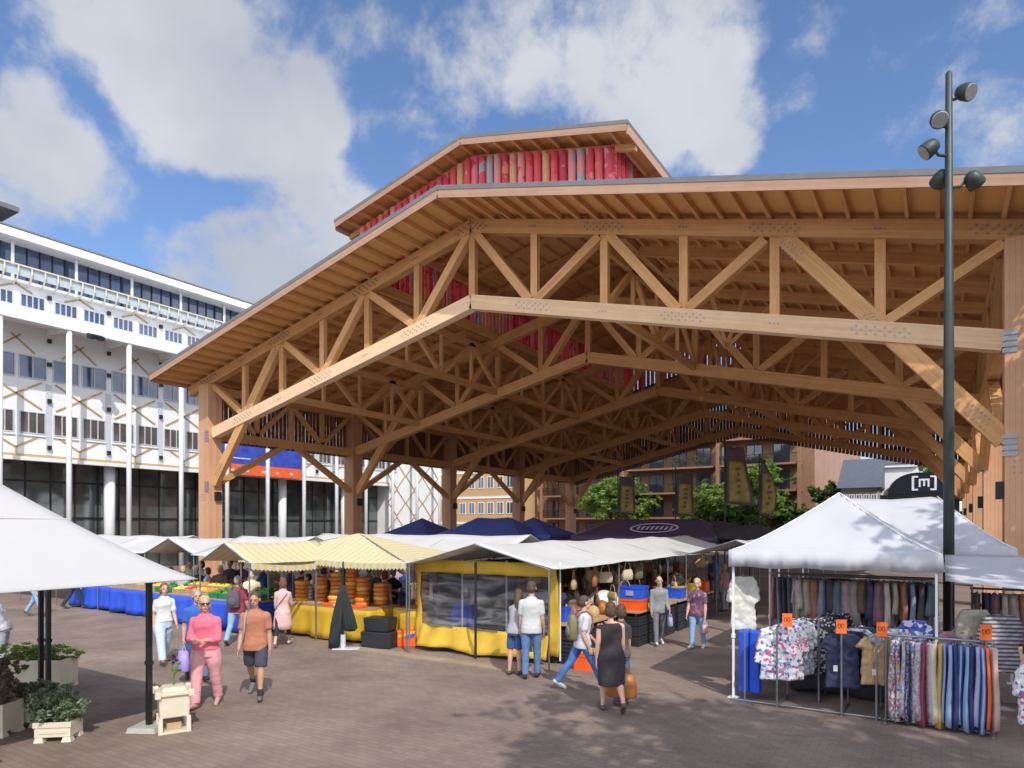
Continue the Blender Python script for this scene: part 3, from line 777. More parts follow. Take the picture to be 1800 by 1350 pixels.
for fl_ in range(5):
    z = 1.0+2.93*fl_
    for i, u in enumerate(us):
        o = bpy.data.objects.new('window', mw); COL.objects.link(o); o.parent = apt; o.location = (u-ub, -.06, z+.15)
        f2 = bpy.data.objects.new('frame', mf); COL.objects.link(f2); f2.parent = o
    for (a, c) in ((0, 3), (3.2, 7), (7.4, 11)):
        x0, x1 = ub-1.2-c*2.9, ub-1.2-a*2.9
        m = MB(AO); m.bx(x0, x1, VB-1.9, VB-.031, z-.18, z+.02); bl = m.build('balcony', M_rustp, apt)
        m = MB(AO)
        for q in range(int((x1-x0)/.12)): m.bx(x0+q*.12, x0+q*.12+.03, VB-1.88, VB-1.85, z+.02, z+1.0)
        m.bx(x0, x1, VB-1.9, VB-1.84, z+1.0, z+1.06); m.build('railing', M_blackm, bl)
        rr = random.Random(int(fl_*10+a)); m = leafcloud([(rr.uniform(x0, x1)-ub, -1.6, z+.8+rr.uniform(-.2, .3), .8, .3, .45) for _ in range(4)], 300, .14, fl_*7+int(a))
        m.build('balcony_plants', M_leafl, bl)
    for c in (0, 3, 7, 11):
        x = ub-1.25-c*2.9; m = MB(AO); m.bx(x-.18, x+.18, VB-2.05, VB-1.7, z-2.9 if fl_ else 0, z); m.build('balcony_post', M_rustp, apt)
def simple_house(name, label, px0, px1, v, h, wall, floors, nwin, base=0, band=None, roofm=None, wcol=None, dep=12, wz=1.4):
    x0, x1 = uat(px0, v), uat(px1, v); o = thing(name, label, 'building', (x0, v, 0)); O = (x0, v, 0)
    m = MB(O); m.bx(x0, x1, v, v+dep, 0, h); m.build('wall', wall, o)
    fh = h/floors; w = (x1-x0)/nwin
    a = MB().bx(-w*.28, w*.28, -.03, .02, 0, wz).mesh('pane', M_glass)
    fr = MB(); ww = w*.28
    fr.bx(-ww-.08, -ww, -.06, .02, -.08, wz+.08); fr.bx(ww, ww+.08, -.06, .02, -.08, wz+.08); fr.bx(-ww, ww, -.06, .02, -.08, 0); fr.bx(-ww, ww, -.06, .02, wz, wz+.08); fr.bx(-.03, .03, -.05, .02, 0, wz)
    fr = fr.mesh('window', wcol or M_whitep)
    for f in range(floors):
        for i in range(nwin):
            q = bpy.data.objects.new('window', fr); COL.objects.link(q); q.parent = o; q.location = (w*(i+.5), -.005, fh*f+fh*.35)
            p = bpy.data.objects.new('pane', a); COL.objects.link(p); p.parent = q
        if band:
            m = MB(O); m.bx(x0, x1, v-.07, v-.001, fh*f+fh*.93, fh*f+fh*1.02); m.build('white_band', band, o)
    if roofm:
        m = MB(O); m.prism([(x0-.3, v-.4, h), (x0-.3, v+dep/2, h+dep*.33), (x0-.3, v+dep+.4, h)], (0, 0, 0), (x1-x0+.6, 0, 0)); m.build('roof', roofm, o)
    return o
simple_house('brick_building', 'tan brick building with white bands behind the left hall columns', 775, 905, 74, 13.5, M_tan, 4, 8, band=M_whitep)
simple_house('brick_building', 'red brown brick apartment block with white windows behind the hall', 898, 1075, 92, 14, M_brickt, 4, 9, band=None)
M_slate = mat('slate', (.11, .12, .15), .6, 0, .15, 4)
simple_house('slate_roof_house', 'low pale house with grey slate roof at the far right', 1478, 1543, 68, 6.3, mat('pale_plaster', (.42, .40, .36), .8), 2, 5, roofm=M_slate, dep=9)
simple_house('brick_terrace', 'long brick terrace far beyond the right hall corner', 1850, 3600, 75, 11, M_brickp, 3, 16, roofm=M_slate, dep=10)
# white house with a gable turret
x0, x1 = uat(1545, 72), uat(1612, 72)
wh = thing('white_house', 'white plastered house with small round window and hipped grey roof', 'building', (x0, 72, 0)); O = (x0, 72, 0)
m = MB(O); m.bx(x0, x1, 72, 82, 0, 8.6); m.bx(x0+.0, x1, 71.7, 71.998, 8.3, 8.6); m.build('wall', M_white, wh)
m = MB(O); xm = (x0+x1)/2
m.add([(x0-.3, 71.6, 8.62), (x1+.3, 71.6, 8.62), (x1+.3, 82.4, 8.62), (x0-.3, 82.4, 8.62), (xm-.8, 75.5, 10.6), (xm+.8, 75.5, 10.6), (xm+.8, 78.5, 10.6), (xm-.8, 78.5, 10.6)],
      [(3, 2, 1, 0), (0, 1, 5, 4), (1, 2, 6, 5), (2, 3, 7, 6), (3, 0, 4, 7), (4, 5, 6, 7)]); m.build('roof', M_slate, wh)
m = MB(O); m.tube([(xm-.6, 71.9, 6.0), (xm-.6, 71.985, 6.0)], .45, 16); wn_ = m.build('window', M_slate, wh)
# black pavilion with curved top and emblem
VP = 66.0; KP = VP/46
x0, x1 = uat(1560, VP), uat(1698, VP)
hz_ = lambda z: H0+(z-H0)*KP
pv = thing('black_pavilion', 'black pavilion with curved corner and white bracket emblem behind the white tents', 'pavilion', (x0, VP, 0)); O = (x0, VP, 0)
m = MB(O); pts = []
for i in range(9):
    t = R(90)*i/8; pts.append((x0+KP*(1.5-1.5*math.cos(t)), VP, hz_(4.75+1.25*math.sin(t))))
m.prism(pts+[(x1, VP, hz_(6.0)), (x1, VP, hz_(4.75))], (0, 0, 0), (0, 5, 0)); m.build('fascia', mat('dark_navy_panel', (.012, .016, .03), .35), pv)
m = MB(O); m.bx(x0-.5, x1+.4, VP-1, VP+5.2, hz_(4.40), hz_(4.70)); m.build('canopy', M_blackm, pv)
m = MB(O); m.bx(x0+1, x1-.4, VP+2, VP+4.5, 0, hz_(4.38)); m.build('bar_room', M_blackm, pv)
for q in range(2): m = MB(O); m.bx(x0+.5+q*(x1-x0-1.2), x0+.75+q*(x1-x0-1.2), VP, VP+.25, 0, hz_(4.38)); m.build('post', M_blackm, pv)
cx = x0+(x1-x0)*.48; m = MB(O); E1 = mat('emblem_white', (.75, .78, .85), .6)
def bar(a, b_, c, d): m.bx(cx+a*KP, cx+b_*KP, VP-.07, VP-.01, hz_(c), hz_(d))
bar(-.62, -.5, 4.95, 5.8); bar(-.5, -.3, 5.7, 5.8); bar(-.5, -.3, 4.95, 5.05)
bar(.5, .62, 4.95, 5.8); bar(.3, .5, 5.7, 5.8); bar(.3, .5, 4.95, 5.05)
bar(-.27, -.17, 5.15, 5.62); bar(.17, .27, 5.15, 5.62); bar(-.17, .17, 5.52, 5.62); bar(-.05, .05, 5.2, 5.52)
m.build('emblem', E1, pv)
# ------------------------------------------------------------------ trees beyond
def tree(X, Y, h, r, label, mt, n=3800, size=.22, seed=1, name='broadleaf_tree', trunk=.16, low=.3, group='trees beyond the hall'):
    o = thing(name, label, 'tree', (X, Y, 0), 0, group); rnd = random.Random(seed)
    m = MB(); top = Vector((rnd.uniform(-.3, .3), rnd.uniform(-.3, .3), h*.72))
    m.tube([(0, 0, 0), (0.05, 0, h*.3), top*.7, top], [trunk, trunk*.8, trunk*.5, trunk*.2], 8)
    bl = []
    for i in range(9):
        a = rnd.uniform(0, 6.28); q = rnd.uniform(.35, .8); z = h*rnd.uniform(low+.12, .88); rr = r*rnd.uniform(.38, .6)
        p = Vector((math.cos(a)*r*q, math.sin(a)*r*q, z)); bl.append((p.x, p.y, p.z, rr, rr, rr*.8))
        s0 = Vector((0, 0, z*.55)); m.tube([s0, (s0+p)/2+Vector((0, 0, .2)), p], [trunk*.45, trunk*.28, trunk*.1], 6)
    bl.append((0, 0, h*.82, r*.5, r*.5, h*.16)); bl.append((0, 0, h*.6, r*.55, r*.55, h*.18))
    m.build('trunk', M_bark, o, smooth=True)
    leafcloud(bl, n, size, seed).build('crown', mt, o)
    return o
for (px, Z, h, r, mt, lb, sd) in [(1075, 62, 8.2, 3.4, M_leafl, 'bright green tree between brick blocks, left of the flags', 3), (1130, 66, 7.2, 2.6, M_leafl, 'bright green tree just right of the first flag', 4),
        (1245, 56, 7.0, 2.4, M_leafl, 'green tree between the second and third flags', 5), (1345, 58, 9.4, 2.6, M_leafl, 'tallest green tree climbing beside the tall flags', 6),
        (1385, 58, 5.6, 2.1, M_leaf, 'low green tree right of the pointed flag', 7), (1475, 50, 6.8, 2.2, M_leaf, 'green tree before the slate roofed house', 8), (1625, 58, 10.2, 3.2, M_leafl, 'light green tree behind the black pavilion', 9),
        (1300, 50, 4.6, 2.3, M_leaf, 'low dark bush tree under the flags', 10)]:
    Z *= 1.27; h = H0+(h-H0)*1.12; r *= 1.08
    X, Y = cw((px-900)/F*Z, Z); tree(X, Y, h, r, lb, mt, 6500, .26, sd)
# trees standing beside and behind the camera's place: their crowns throw the dappled shade
for i, (X, Z, h, r, n) in enumerate([(5.6, -1.3, 13.2, 4.0, 4200), (9.2, -.6, 12.8, 4.2, 4600), (10.6, 6.1, 11.5, 3.1, 2300), (13.9, 12.3, 12.5, 4.0, 2600), (2.6, -4.6, 13, 2.6, 1100)]):
    x, y = cw(X, Z); tree(x, y, h, r, ['tree behind the viewer, shading the paving', 'tree at the right edge behind the clothes stall', 'tree right of the white tents, mottling their roofs', 'tree at the far right edge shading the hall corner', 'tree furthest behind the viewer'][i], M_leaf, n*2, .17, 20+i, trunk=.22, low=.45, group='square trees')
# ------------------------------------------------------------------ canopies and tents
def sagged(fn, nu=24, nv=14): return MB().grid(fn, nu, nv)
def ridge_canopy(name, label, cat, u0, u1, v0, v1, He, Hr, axis, mt, ridge=.5, frame=M_grey, group=None, val=0, vmat=None, sup=3.0, legs=True, under=True):
    """ridge roof of cloth over a light frame; axis = direction of the ridge; sags between its supports"""
    o = thing(name, label, cat, (u0, v0, 0), 0, group)
    a, b = u1-u0, v1-v0
    L = a if axis == 'X' else b; n = max(1, round(L/sup))
    def f(s, t):
        al, ac = (s, t) if axis == 'X' else (t, s)
        q = abs(ac-ridge)/(ridge if ac < ridge else 1-ridge)
        z = Hr-(Hr-He)*q**1.0
        z -= (.025+.03*(1-q))*abs(math.sin(math.pi*al*n)) + .03*math.sin(math.pi*q)
        z += .006*math.sin(al*L*5.1+ac*9)
        return (a*s, b*t, z)
    nu, nv = (max(12, int(a/.35)), 14) if axis == 'X' else (14, max(12, int(b/.35)))
    sagged(f, nu, nv).build('cloth_roof', mt, o, smooth=True, solid=.012)
    m = MB()
    for k in range(n+1):
        al = k/n
        p = lambda ac, z: ((a*al, b*ac, z) if axis == 'X' else (a*ac, b*al, z))
        m = MB()
        if legs:
            m.tube([p(.03, 0), p(.03, He)], .018, 6); m.tube([p(.97, 0), p(.97, He)], .018, 6)
        m.tube([p(.02, He-.02), p(ridge, Hr-.03), p(.98, He-.02)], .016, 6)
        m.build('frame_arch', frame, o)
    if val:
        def g(side):
            mm = MB(); k = int(L/.11)
            for i in range(k):
                x0_, x1_ = L*i/k, L*(i+1)/k; sag = lambda x: He-.10*abs(math.sin(math.pi*x/L*n))
                pts = [(x0_, sag(x0_)), (x0_, sag(x0_)-val*.75), ((x0_+x1_)/2, sag(x0_)-val), (x1_, sag(x1_)-val*.75), (x1_, sag(x1_))]
                q = [((x, side, z) if axis == 'X' else (side, x, z)) for x, z in pts]
                mm.add(q, [(0, 1, 2, 3, 4)])
            return mm
        g(-.01 if axis == 'X' else a+.01).build('valance', vmat or mt, o, solid=.01)
    return o
def peak_tent(name, label, u0, u1, v0, v1, He, Hp, mt, rid=0, legm=M_whitep, val=.26, group=None, legs=((0, 0), (1, 0), (1, 1), (0, 1)), pw=1.22, cat='tent', lw=.035):
    o = thing(name, label, cat, (u0, v0, 0), 0, group)
    a, b = u1-u0, v1-v0
    def f(s, t):
        x, y = (s*2-1)*a/2, (t*2-1)*b/2
        q = max(max(0, abs(x)-rid)/(a/2-rid), abs(y)/(b/2))
        z = He+(Hp-He)*(1-q)**pw + .012*math.sin(x*7+y*3)*q*(1-q)*3
        if rid: z -= .05*(1-q)*(1-min(1, abs(x)/max(rid, .1)))*1.0
        return (x+a/2, y+b/2, z)
    sagged(f, 28, 28).build('cloth_roof', mt, o, smooth=True, solid=.012)
    if val:
        m = MB(); N = 40
        per = [(a*i/N, 0) for i in range(N)]+[(a, b*i/N) for i in range(N)]+[(a-a*i/N, b) for i in range(N)]+[(0, b-b*i/N) for i in range(N)]
        vs = []
        for i, (x, y) in enumerate(per):
            w = .018*math.sin(i*1.1)+.012*math.sin(i*2.7)
            nx, ny = (0, -1) if y == 0 and x < a else ((1, 0) if x == a and y < b else ((0, 1) if y == b else (-1, 0)))
            vs.append((x+nx*.01, y+ny*.01, He+.01)); vs.append((x+nx*(.015+w), y+ny*(.015+w), He-val+.012*math.sin(i*.5)))
        k = len(per); m.add(vs, [(2*i, 2*i+1, (2*i+3) % (2*k), (2*i+2) % (2*k)) for i in range(k)])
        m.build('valance', mt, o, smooth=True, solid=.01)
    for (x, y) in legs:
        m = MB(); X, Y = x*a+(.06 if x < .5 else -.06), y*b+(.06 if y < .5 else -.06)
        m.box((X, Y, (He-.05)/2+.01), (lw, lw, He-.05)); m.box((X, Y, .006), (.16, .16, .012)); m.box((X, Y, He*.42), (lw+.02, lw+.02, .07)); m.build('leg', legm, o)
    for cx_, cy_ in ((0, 0), (1, 0), (1, 1), (0, 1)):       # stitched hip seams
        pts = []
        for q in range(9):
            t_ = q/8; X_ = (cx_*2-1)*(a/2*(1-t_)+rid*t_); Y_ = (cy_*2-1)*(b/2)*(1-t_)
            Z_ = He+(Hp-He)*t_**pw; pts.append((X_+a/2, Y_+b/2, Z_+.006))
        m = MB(); m.tube(pts, .011, 5); m.build('seam', legm, o, smooth=True)
    m = MB()                                                # scissor frame
    for (p, q) in (((0, 0), (1, 0)), ((1, 0), (1, 1)), ((1, 1), (0, 1)), ((0, 1), (0, 0))):
        P, Q = Vector((.08+p[0]*(a-.16), .08+p[1]*(b-.16), 0)), Vector((.08+q[0]*(a-.16), .08+q[1]*(b-.16), 0)); n = 3
        for i in range(n):
            A, B = P.lerp(Q, (i+.02)/n), P.lerp(Q, (i+.98)/n); i_ = .06
            m.beam((A.x, A.y, He-.04), (B.x, B.y, He-.2), .015, .03); m.beam((A.x, A.y, He-.2), (B.x, B.y, He-.04), .015, .03)
    m.build('folding_frame', legm, o)
    return o
# big white tent at the left edge
A0 = (-13.95, 1.2, -8.72, 5.42)
bt = thing('market_tent', 'big white peaked tent on black poles at the left edge', 'tent', (-13.9, .6, 0))
a, b_ = -8.72+13.95, 5.0
def ftent(s, t):
    x, y = s*2-1, t*2-1; q = max(abs(x), abs(y)); z = 2.15+2.05*(1-q)**1.16
    z += .05*math.exp(-((q-.52)/.03)**2)*0 ; return (a*s, b_*t, z)
MB().grid(ftent, 40, 40).build('cloth_roof', mat('big_tent_canvas', (.585, .57, .565), .8, 0, .03, .8, .15, 2, trans=.12), bt, smooth=True, solid=.012)
m = MB()
def rim(q, dz=0): return [(a*(.5-q/2), b_*(.5-q/2), 0), (a*(.5+q/2), b_*(.5-q/2), 0), (a*(.5+q/2), b_*(.5+q/2), 0), (a*(.5-q/2), b_*(.5+q/2), 0)]
zq = 2.15+2.05*(1-.55)**1.16
rp = [(x, y, zq+.012) for x, y, _ in rim(.55)]; m.tube(rp+[rp[0]], .012, 5); m.build('seam', M_canvas, bt)
def black_pole(px, py, top, root, foot=True):
    X, Y = G(px, py); m = MB(); lx, ly = X-root.location.x, Y-root.location.y
    m.box((lx, ly, top/2), (.065, .065, top)); m.box((lx, ly, top*.42), (.085, .085, .05)); p = m.build('pole', M_blackm, root)
    if foot: m = MB(); m.box((lx, ly, .035), (.42, .42, .07), .5, .9); m.build('concrete_foot', mat('concrete', (.42, .42, .38), .9, 0, .15, 8), root)
black_pole(262, 1282, 2.25, bt); black_pole(72, 1222, 2.25, bt, False); black_pole(85, 1224, 2.25, bt, False)
m = MB()
for (q, w) in (((.02, .98), 0), ((.98, .98), 0)): pass
m.tube([(a*.16, b_*.96, 2.2), (a*.86, b_*.96, 2.2)], .02, 6); m.build('crossbar', M_blackm, bt)

# row A: canopies along the market front
ridge_canopy('stall_canopy', 'long white canvas stall roof behind the big white tent', 'canopy', -33, -21.4, 11.9, 15.4, 2.02, 2.56, 'X', M_canvas, group='white canvas stall roofs')
M_under = M_canvas
ridge_canopy('stall_canopy', 'small white gabled stall roof showing its brown shaded inside, between two longer roofs', 'canopy', -21.5, -18.7, 12.0, 16.0, 2.02, 2.52, 'Y', M_canvas, group='white canvas stall roofs')
ridge_canopy('stall_canopy', 'white canvas stall roof just left of the yellow striped ones', 'canopy', -18.8, -15.4, 11.9, 15.4, 2.02, 2.58, 'X', M_canvas, group='white canvas stall roofs')
M_ystr = bands('yellow_stripes_x', [(.66, .64, .52), (.72, .56, .20)], .11, 'X', .75, .15)
M_ystry = bands('yellow_stripes_y', [(.66, .64, .52), (.72, .56, .20)], .11, 'Y', .75, .15)
ridge_canopy('striped_canopy', 'left yellow and white striped stall roof with scalloped edge, lower and nearer', 'canopy', -15.3, -13.3, 9.9, 12.7, 2.03, 2.5, 'Y', M_ystry, val=.16, vmat=M_ystry, group='yellow striped stall roofs')
yc_ = thing('striped_canopy', 'right yellow and white striped stall roof beside the plastic wall, hipped to one peak', 'canopy', (-16.4, 11.8, 0), 0, 'yellow striped stall roofs')
def fy(s, t):
    x, y = 6.1*s, 3.2*t; q = max((3.1-x)/3.1 if x < 3.1 else (x-3.1)/3.0, abs(y-1.5)/(1.5 if y < 1.5 else 1.7)); q = min(q, 1)
    return (x, y, 2.04+.66*(1-q)**1.12-.05*abs(math.sin(math.pi*s*2))*q)
MB().grid(fy, 36, 20).build('cloth_roof', M_ystr, yc_, smooth=True, solid=.012)
m = MB()
for i in range(55):
    xs = [6.1*i/55, 6.1*(i+.5)/55, 6.1*(i+1)/55]; zz = [fy(x/6.1, 0)[2] for x in xs]
    m.add([(xs[0], -.01, zz[0]), (xs[0], -.01, zz[0]-.11), (xs[1], -.01, zz[1]-.16), (xs[2], -.01, zz[2]-.11), (xs[2], -.01, zz[2])], [(0, 1, 2, 3, 4)])
m.build('valance', M_ystr, yc_, solid=.01)
for x in (.05, 3.05, 6.05):
    m = MB(); m.tube([(x, .05, 0), (x, .05, 2.03)], .02, 8); m.tube([(x, .05, 2.02), (3.1, 1.5, 2.68)], .014, 6); m.build('leg', M_grey, yc_)
# gabled stall with the clear plastic end wall, running into the hall
ridge_canopy('stall_canopy', 'long white gabled stall roof running into the hall above the plastic wall', 'canopy', -10.3, -6.45, 11.75, 29, 2.03, 2.52, 'Y', M_canvas, sup=3.4, group='white canvas stall roofs')
ridge_canopy('stall_canopy', 'white stall roof furthest back in front of the navy tents', 'canopy', -19.5, -10.5, 15.9, 19.4, 2.05, 2.62, 'X', M_canvas, group='white canvas stall roofs')
ridge_canopy('stall_canopy', 'greyish stall roof at the far end of the long white one', 'canopy', -6.4, -3.4, 19.5, 29, 2.05, 2.5, 'Y', M_canvas2, sup=3.2, group='white canvas stall roofs')
# clear side wall with yellow borders
sw = thing('plastic_side_wall', 'clear plastic stall wall with yellow borders, wrinkled, facing the square', 'side wall', (-10.5, 12.4, .07))
wl = 3.78
def wav(x, z): return .05*math.sin(x*5+z*2)+.03*math.sin(x*11-z*3)+.02*math.sin(z*9)
def patch(x0, x1, z0, z1, nm, mt, nx=24, nz=8, dy=0, sg=0, par=sw):
    MB().grid(lambda s, t: (x0+(x1-x0)*s, wav(x0+(x1-x0)*s, z0)*.6+dy, z0(s)+(z1(s)-z0(s))*t) if callable(z0) else (x0+(x1-x0)*s, wav(x0+(x1-x0)*s, z0+(z1-z0)*t)+dy, z0+(z1-z0)*t), nx, nz).build(nm, mt, par, smooth=True, solid=.006)
patch(.12, wl-.2, .48, 1.78, 'clear_sheet', M_film, 30, 14)
patch(0, wl, 1.74, 2.03, 'yellow_border', M_yel, 34, 4, -.02)
patch(-.03, .14, .1, 1.9, 'yellow_border', M_yel, 3, 14, -.02)
patch(wl-.22, wl+.02, .1, 2.0, 'yellow_border', M_yel, 4, 14, -.02)
MB().grid(lambda s, t: (.12+(wl-.3)*s, wav(s*3.3, .3)-.22*(1-t)*(1+.5*math.sin(s*17)), .02+.5*t+.03*math.sin(s*9)*(1-t)), 34, 6).build('yellow_skirt', M_yel, sw, smooth=True, solid=.006)
m = MB()
for x in (.02, 1.25, 2.45, wl): m.tube([(x, .1, 0), (x, .1, 2.05)], .02, 8)
m.build('white_upright', M_whitep, sw)
X, Y = G(836, 1158); m = MB((X, Y, 0)); m.tube([(X, Y, 0), (X, Y, 2.1)], .028, 8); tag(m.build('stall_pole', M_blackm), 'thin black pole standing in front of the plastic wall', 'pole')
# navy tents, plum tent, dark parasols further in
for i, (px, v, w) in enumerate([(742, 25.5, 3.1), (868, 24.8, 4.6), (938, 26.2, 3.4)]):
    u = uat(px, v+1.5)
    peak_tent('navy_tent', ['navy peaked tent left of the second inner column', 'wide navy tent with a flat ridge between the inner columns', 'navy tent right of the wide one, partly behind a column'][i], u-w/2, u+w/2, v, v+3, 2.45, 3.28, M_navy, rid=.9 if i == 1 else 0, group='navy tents', legm=M_grey, val=.2, pw=1.1)
v = 26; u = uat(1145, v+1.6)
pt = peak_tent('plum_tent', 'dark plum tent with a pale oval mark on its roof', u-3.0, u+3.2, v, v+3.6, 2.45, 3.18, M_plum, rid=1.9, legm=M_grey, val=.2, pw=1.1)
m = MB(); cx, cz = 3.2, 2.98
m.grid(lambda s, t: (3.3+1.05*s*2-1.05+0, .55+.6*t, 2.6), 1, 1)
m = MB(); n = 28
def roofz(y): return 2.45+(3.18-2.45)*(1-abs(y-1.8)/1.8)**1.1
ring = [(3.4+1.05*math.cos(2*math.pi*i/n), .85+.48*math.sin(2*math.pi*i/n)) for i in range(n)]
inner = [(3.4+.95*math.cos(2*math.pi*i/n), .85+.40*math.sin(2*math.pi*i/n)) for i in range(n)]
m.add([(x, y-.02, roofz(y)+.035) for x, y in ring]+[(x, y-.02, roofz(y)+.035) for x, y in inner], [(i, (i+1) % n, n+(i+1) % n, n+i) for i in range(n)])
for i in range(8):
    x = 2.68+i*.2; m.add([(x, .68, roofz(.68)+.04), (x+.1, .68, roofz(.68)+.04), (x+.1, 1.0, roofz(1.0)+.04), (x, 1.0, roofz(1.0)+.04)], [(0, 1, 2, 3)])
m.build('oval_mark', M_lilac, pt, solid=.01)
M_dkcl = mat('dark_parasol_cloth', (.035, .033, .042), .8, 0, .2)
def parasol(px, Z, r, H, label, mt=M_dkcl, closed=False, group=None):
    X, Y = cw((px-900)/F*Z, Z); o = thing('parasol', label, 'parasol', (X, Y, 0), random.random(), group)
    m = MB(); m.tube([(0, 0, 0), (0, 0, H+.1)], .03, 8); m.box((0, 0, .04), (.6, .6, .08)); m.build('pole', M_blackm, o)
    n = 8; vs = [(0, 0, H)]; 
    for k in range(1, 5):
        for i in range(n*2):
            t = 2*math.pi*i/(n*2); rr = r*k/4*(1 if i % 2 == 0 else .93); vs.append((rr*math.cos(t), rr*math.sin(t), H-.55*(k/4)**1.3-(0 if i % 2 == 0 else .0)))
    N = n*2; fs = [(0, 1+i, 1+(i+1) % N) for i in range(N)]
    for k in range(3): fs += [(1+k*N+i, 1+(k+1)*N+i, 1+(k+1)*N+(i+1) % N, 1+k*N+(i+1) % N) for i in range(N)]
    MB().add(vs, fs).build('cloth', mt, o, solid=.01); return o
parasol(1262, 29, 2.3, 3.1, 'dark grey parasol beside the plum tent', group='dark parasols')
parasol(1318, 27, 2.0, 2.95, 'dark grey parasol left of the white peaked tents', group='dark parasols')
# right-hand white tents
T1 = (-3.02, 0.0, 11.6, 14.6)
peak_tent('market_tent', 'white peaked tent with tree shade on its roof over the clothes racks', *T1, 2.46, 3.46, M_canvas2, legm=M_whitep, group='white peaked tents')
peak_tent('market_tent', 'white hipped tent behind the front one, against the hall corner', -3.0, 1.15, 15.3, 18.4, 2.46, 3.5, M_canvas2, rid=.85, group='white peaked tents')
aw = thing('awning', 'low sagging white awning right of the lamp post', 'awning', (.05, 12.1, 0))
MB().grid(lambda s, t: (3.2*s, 2.4*t, 2.06+.30*t-.10*math.sin(math.pi*s)*(1-t)), 20, 10).build('cloth_roof', M_canvas2, aw, smooth=True, solid=.012)
for x_, y_, h_ in ((3.1, .05, 2.1), (.1, 2.35, 2.36), (3.1, 2.35, 2.36)): m = MB(); m.tube([(x_, y_, 0), (x_, y_, h_)], .02, 6); m.build('leg', M_grey, aw)
for i in range(3):
    m = MB(); m.tube([(.9+i*.8, 0, 2.02-.09), (.9+i*.8, 0, 1.93)], .012, 5); m.build('tie', M_canvas, aw)
# ------------------------------------------------------------------ lamp post with five floodlights
px_, py_ = cw(8.03, 12.48)
lp = thing('lamp_post', 'tall dark green lamp post with five round floodlights', 'lamp post', (px_, py_, 0), TH)
m = MB(); m.tube([(0, 0, 0), (0, 0, 6), (0, 0, 11.2), (0, 0, 11.24)], [.095, .085, .055, .03], 14); m.build('pole', M_darkgrn, lp, smooth=True)
M_lens = mat('lamp_lens', (.35, .36, .36), .15, .3)
for (x, z, ax, ay, s) in ((.26, 10.83, .5, -.7, 1), (-.22, 10.33, -.35, -.6, 1), (-.38, 9.80, -.9, .15, 1), (-.02, 9.37, 0, .9, -1), (.42, 9.22, .9, .2, 1)):
    m = MB(); m.tube([(0, 0, z-.12), (x*.5, 0, z-.1), (x*.72, 0, z)], .028, 6); ar = m.build('lamp_arm', M_darkgrn, lp)
    d = Vector((ax*.6, ay, -.45)).normalized(); c = Vector((x, -.05 if s > 0 else .2, z))
    m = MB(); m.tube([c-d*.16, c-d*.12, c-d*.02, c+d*.10, c+d*.13], [.05, .11, .145, .155, .148], 16); hd = m.build('floodlight', M_darkgrn, lp, smooth=True)
    m = MB(); m.tube([c+d*.132, c+d*.14], [.14, .13], 16); m.build('lens', M_lens, hd)
# leafy twig of the neighbouring tree dipping into the right edge of the view
X, Y = cw(9.22, 12.0)
tw = thing('tree_branch', 'small green leafy twig dipping in at the right edge, before the roof edge', 'branch', (X, Y, 0))
leafcloud([(.1, 0, 8.45, .16, .2, .28), (.3, .1, 8.7, .3, .2, .3)], 90, .09, 5).build('leaves', M_leafl, tw)
m = MB(); m.tube([(2.2, .6, 9.4), (.8, .3, 9.0), (.1, 0, 8.5)], [.03, .018, .008], 6); m.build('twig', M_bark, tw)
# flags beyond the hall
M_gold = mat('gold_flag', (.40, .30, .08), .7, 0, .25, 3); M_fdark = mat('dark_flag', (.14, .10, .11), .8)
for i, (px, pt_, pb, Z, w, lb) in enumerate([(1102, 838, 902, 44, 1.05, 'leftmost narrow gold flag with dark edges'), (1204, 832, 905, 42, 1.05, 'narrow gold flag left of the tall broad one'), (1296, 786, 885, 40, 1.35, 'tall broad gold flag flaring towards its foot'), (1350, 808, 905, 40, .9, 'dark gold feather flag curling to a point')]):
    X, Y = cw((px-900)/F*Z, Z); zt_, zb_ = H0+(YH-pt_)/F*Z, H0+(YH-pb)/F*Z
    o = thing('banner_flag', lb, 'flag', (X, Y, 0), TH, 'gold flags')
    m = MB(); m.tube([(-w/2-.06, 0, 0), (-w/2-.06, 0, zt_+.35)], .04, 6); m.build('flag_pole', M_blackm, o)
    def ff(s, t, k=i, w=w, a=zb_, c=zt_):
        wd = w*(1 if k < 2 else (1.25-.45*t if k == 2 else .35+.75*math.sin(math.pi*min(1, .15+t*.9))))
        return (-w/2+wd*s, .12*math.sin(s*5+t*4), a+(c-a)*t-.15*s*(1-t))
    MB().grid(ff, 8, 16).build('flag_cloth', M_fdark, o, smooth=True, solid=.01)
    def fg(s, t, f0=ff): x, y, z = f0(.14+.72*s, .05+.70*t); return (x, y-.02, z)
    MB().grid(fg, 8, 12).build('gold_field', M_gold, o, smooth=True, solid=.008)
    m = MB()
    for q in range(5):
        x, y, z = ff(.5, .22+.1*q); m.box((x, y-.04, z), (.16 if q % 2 else .26, .012, .16))
    m.build('dark_marks', M_fdark, o)
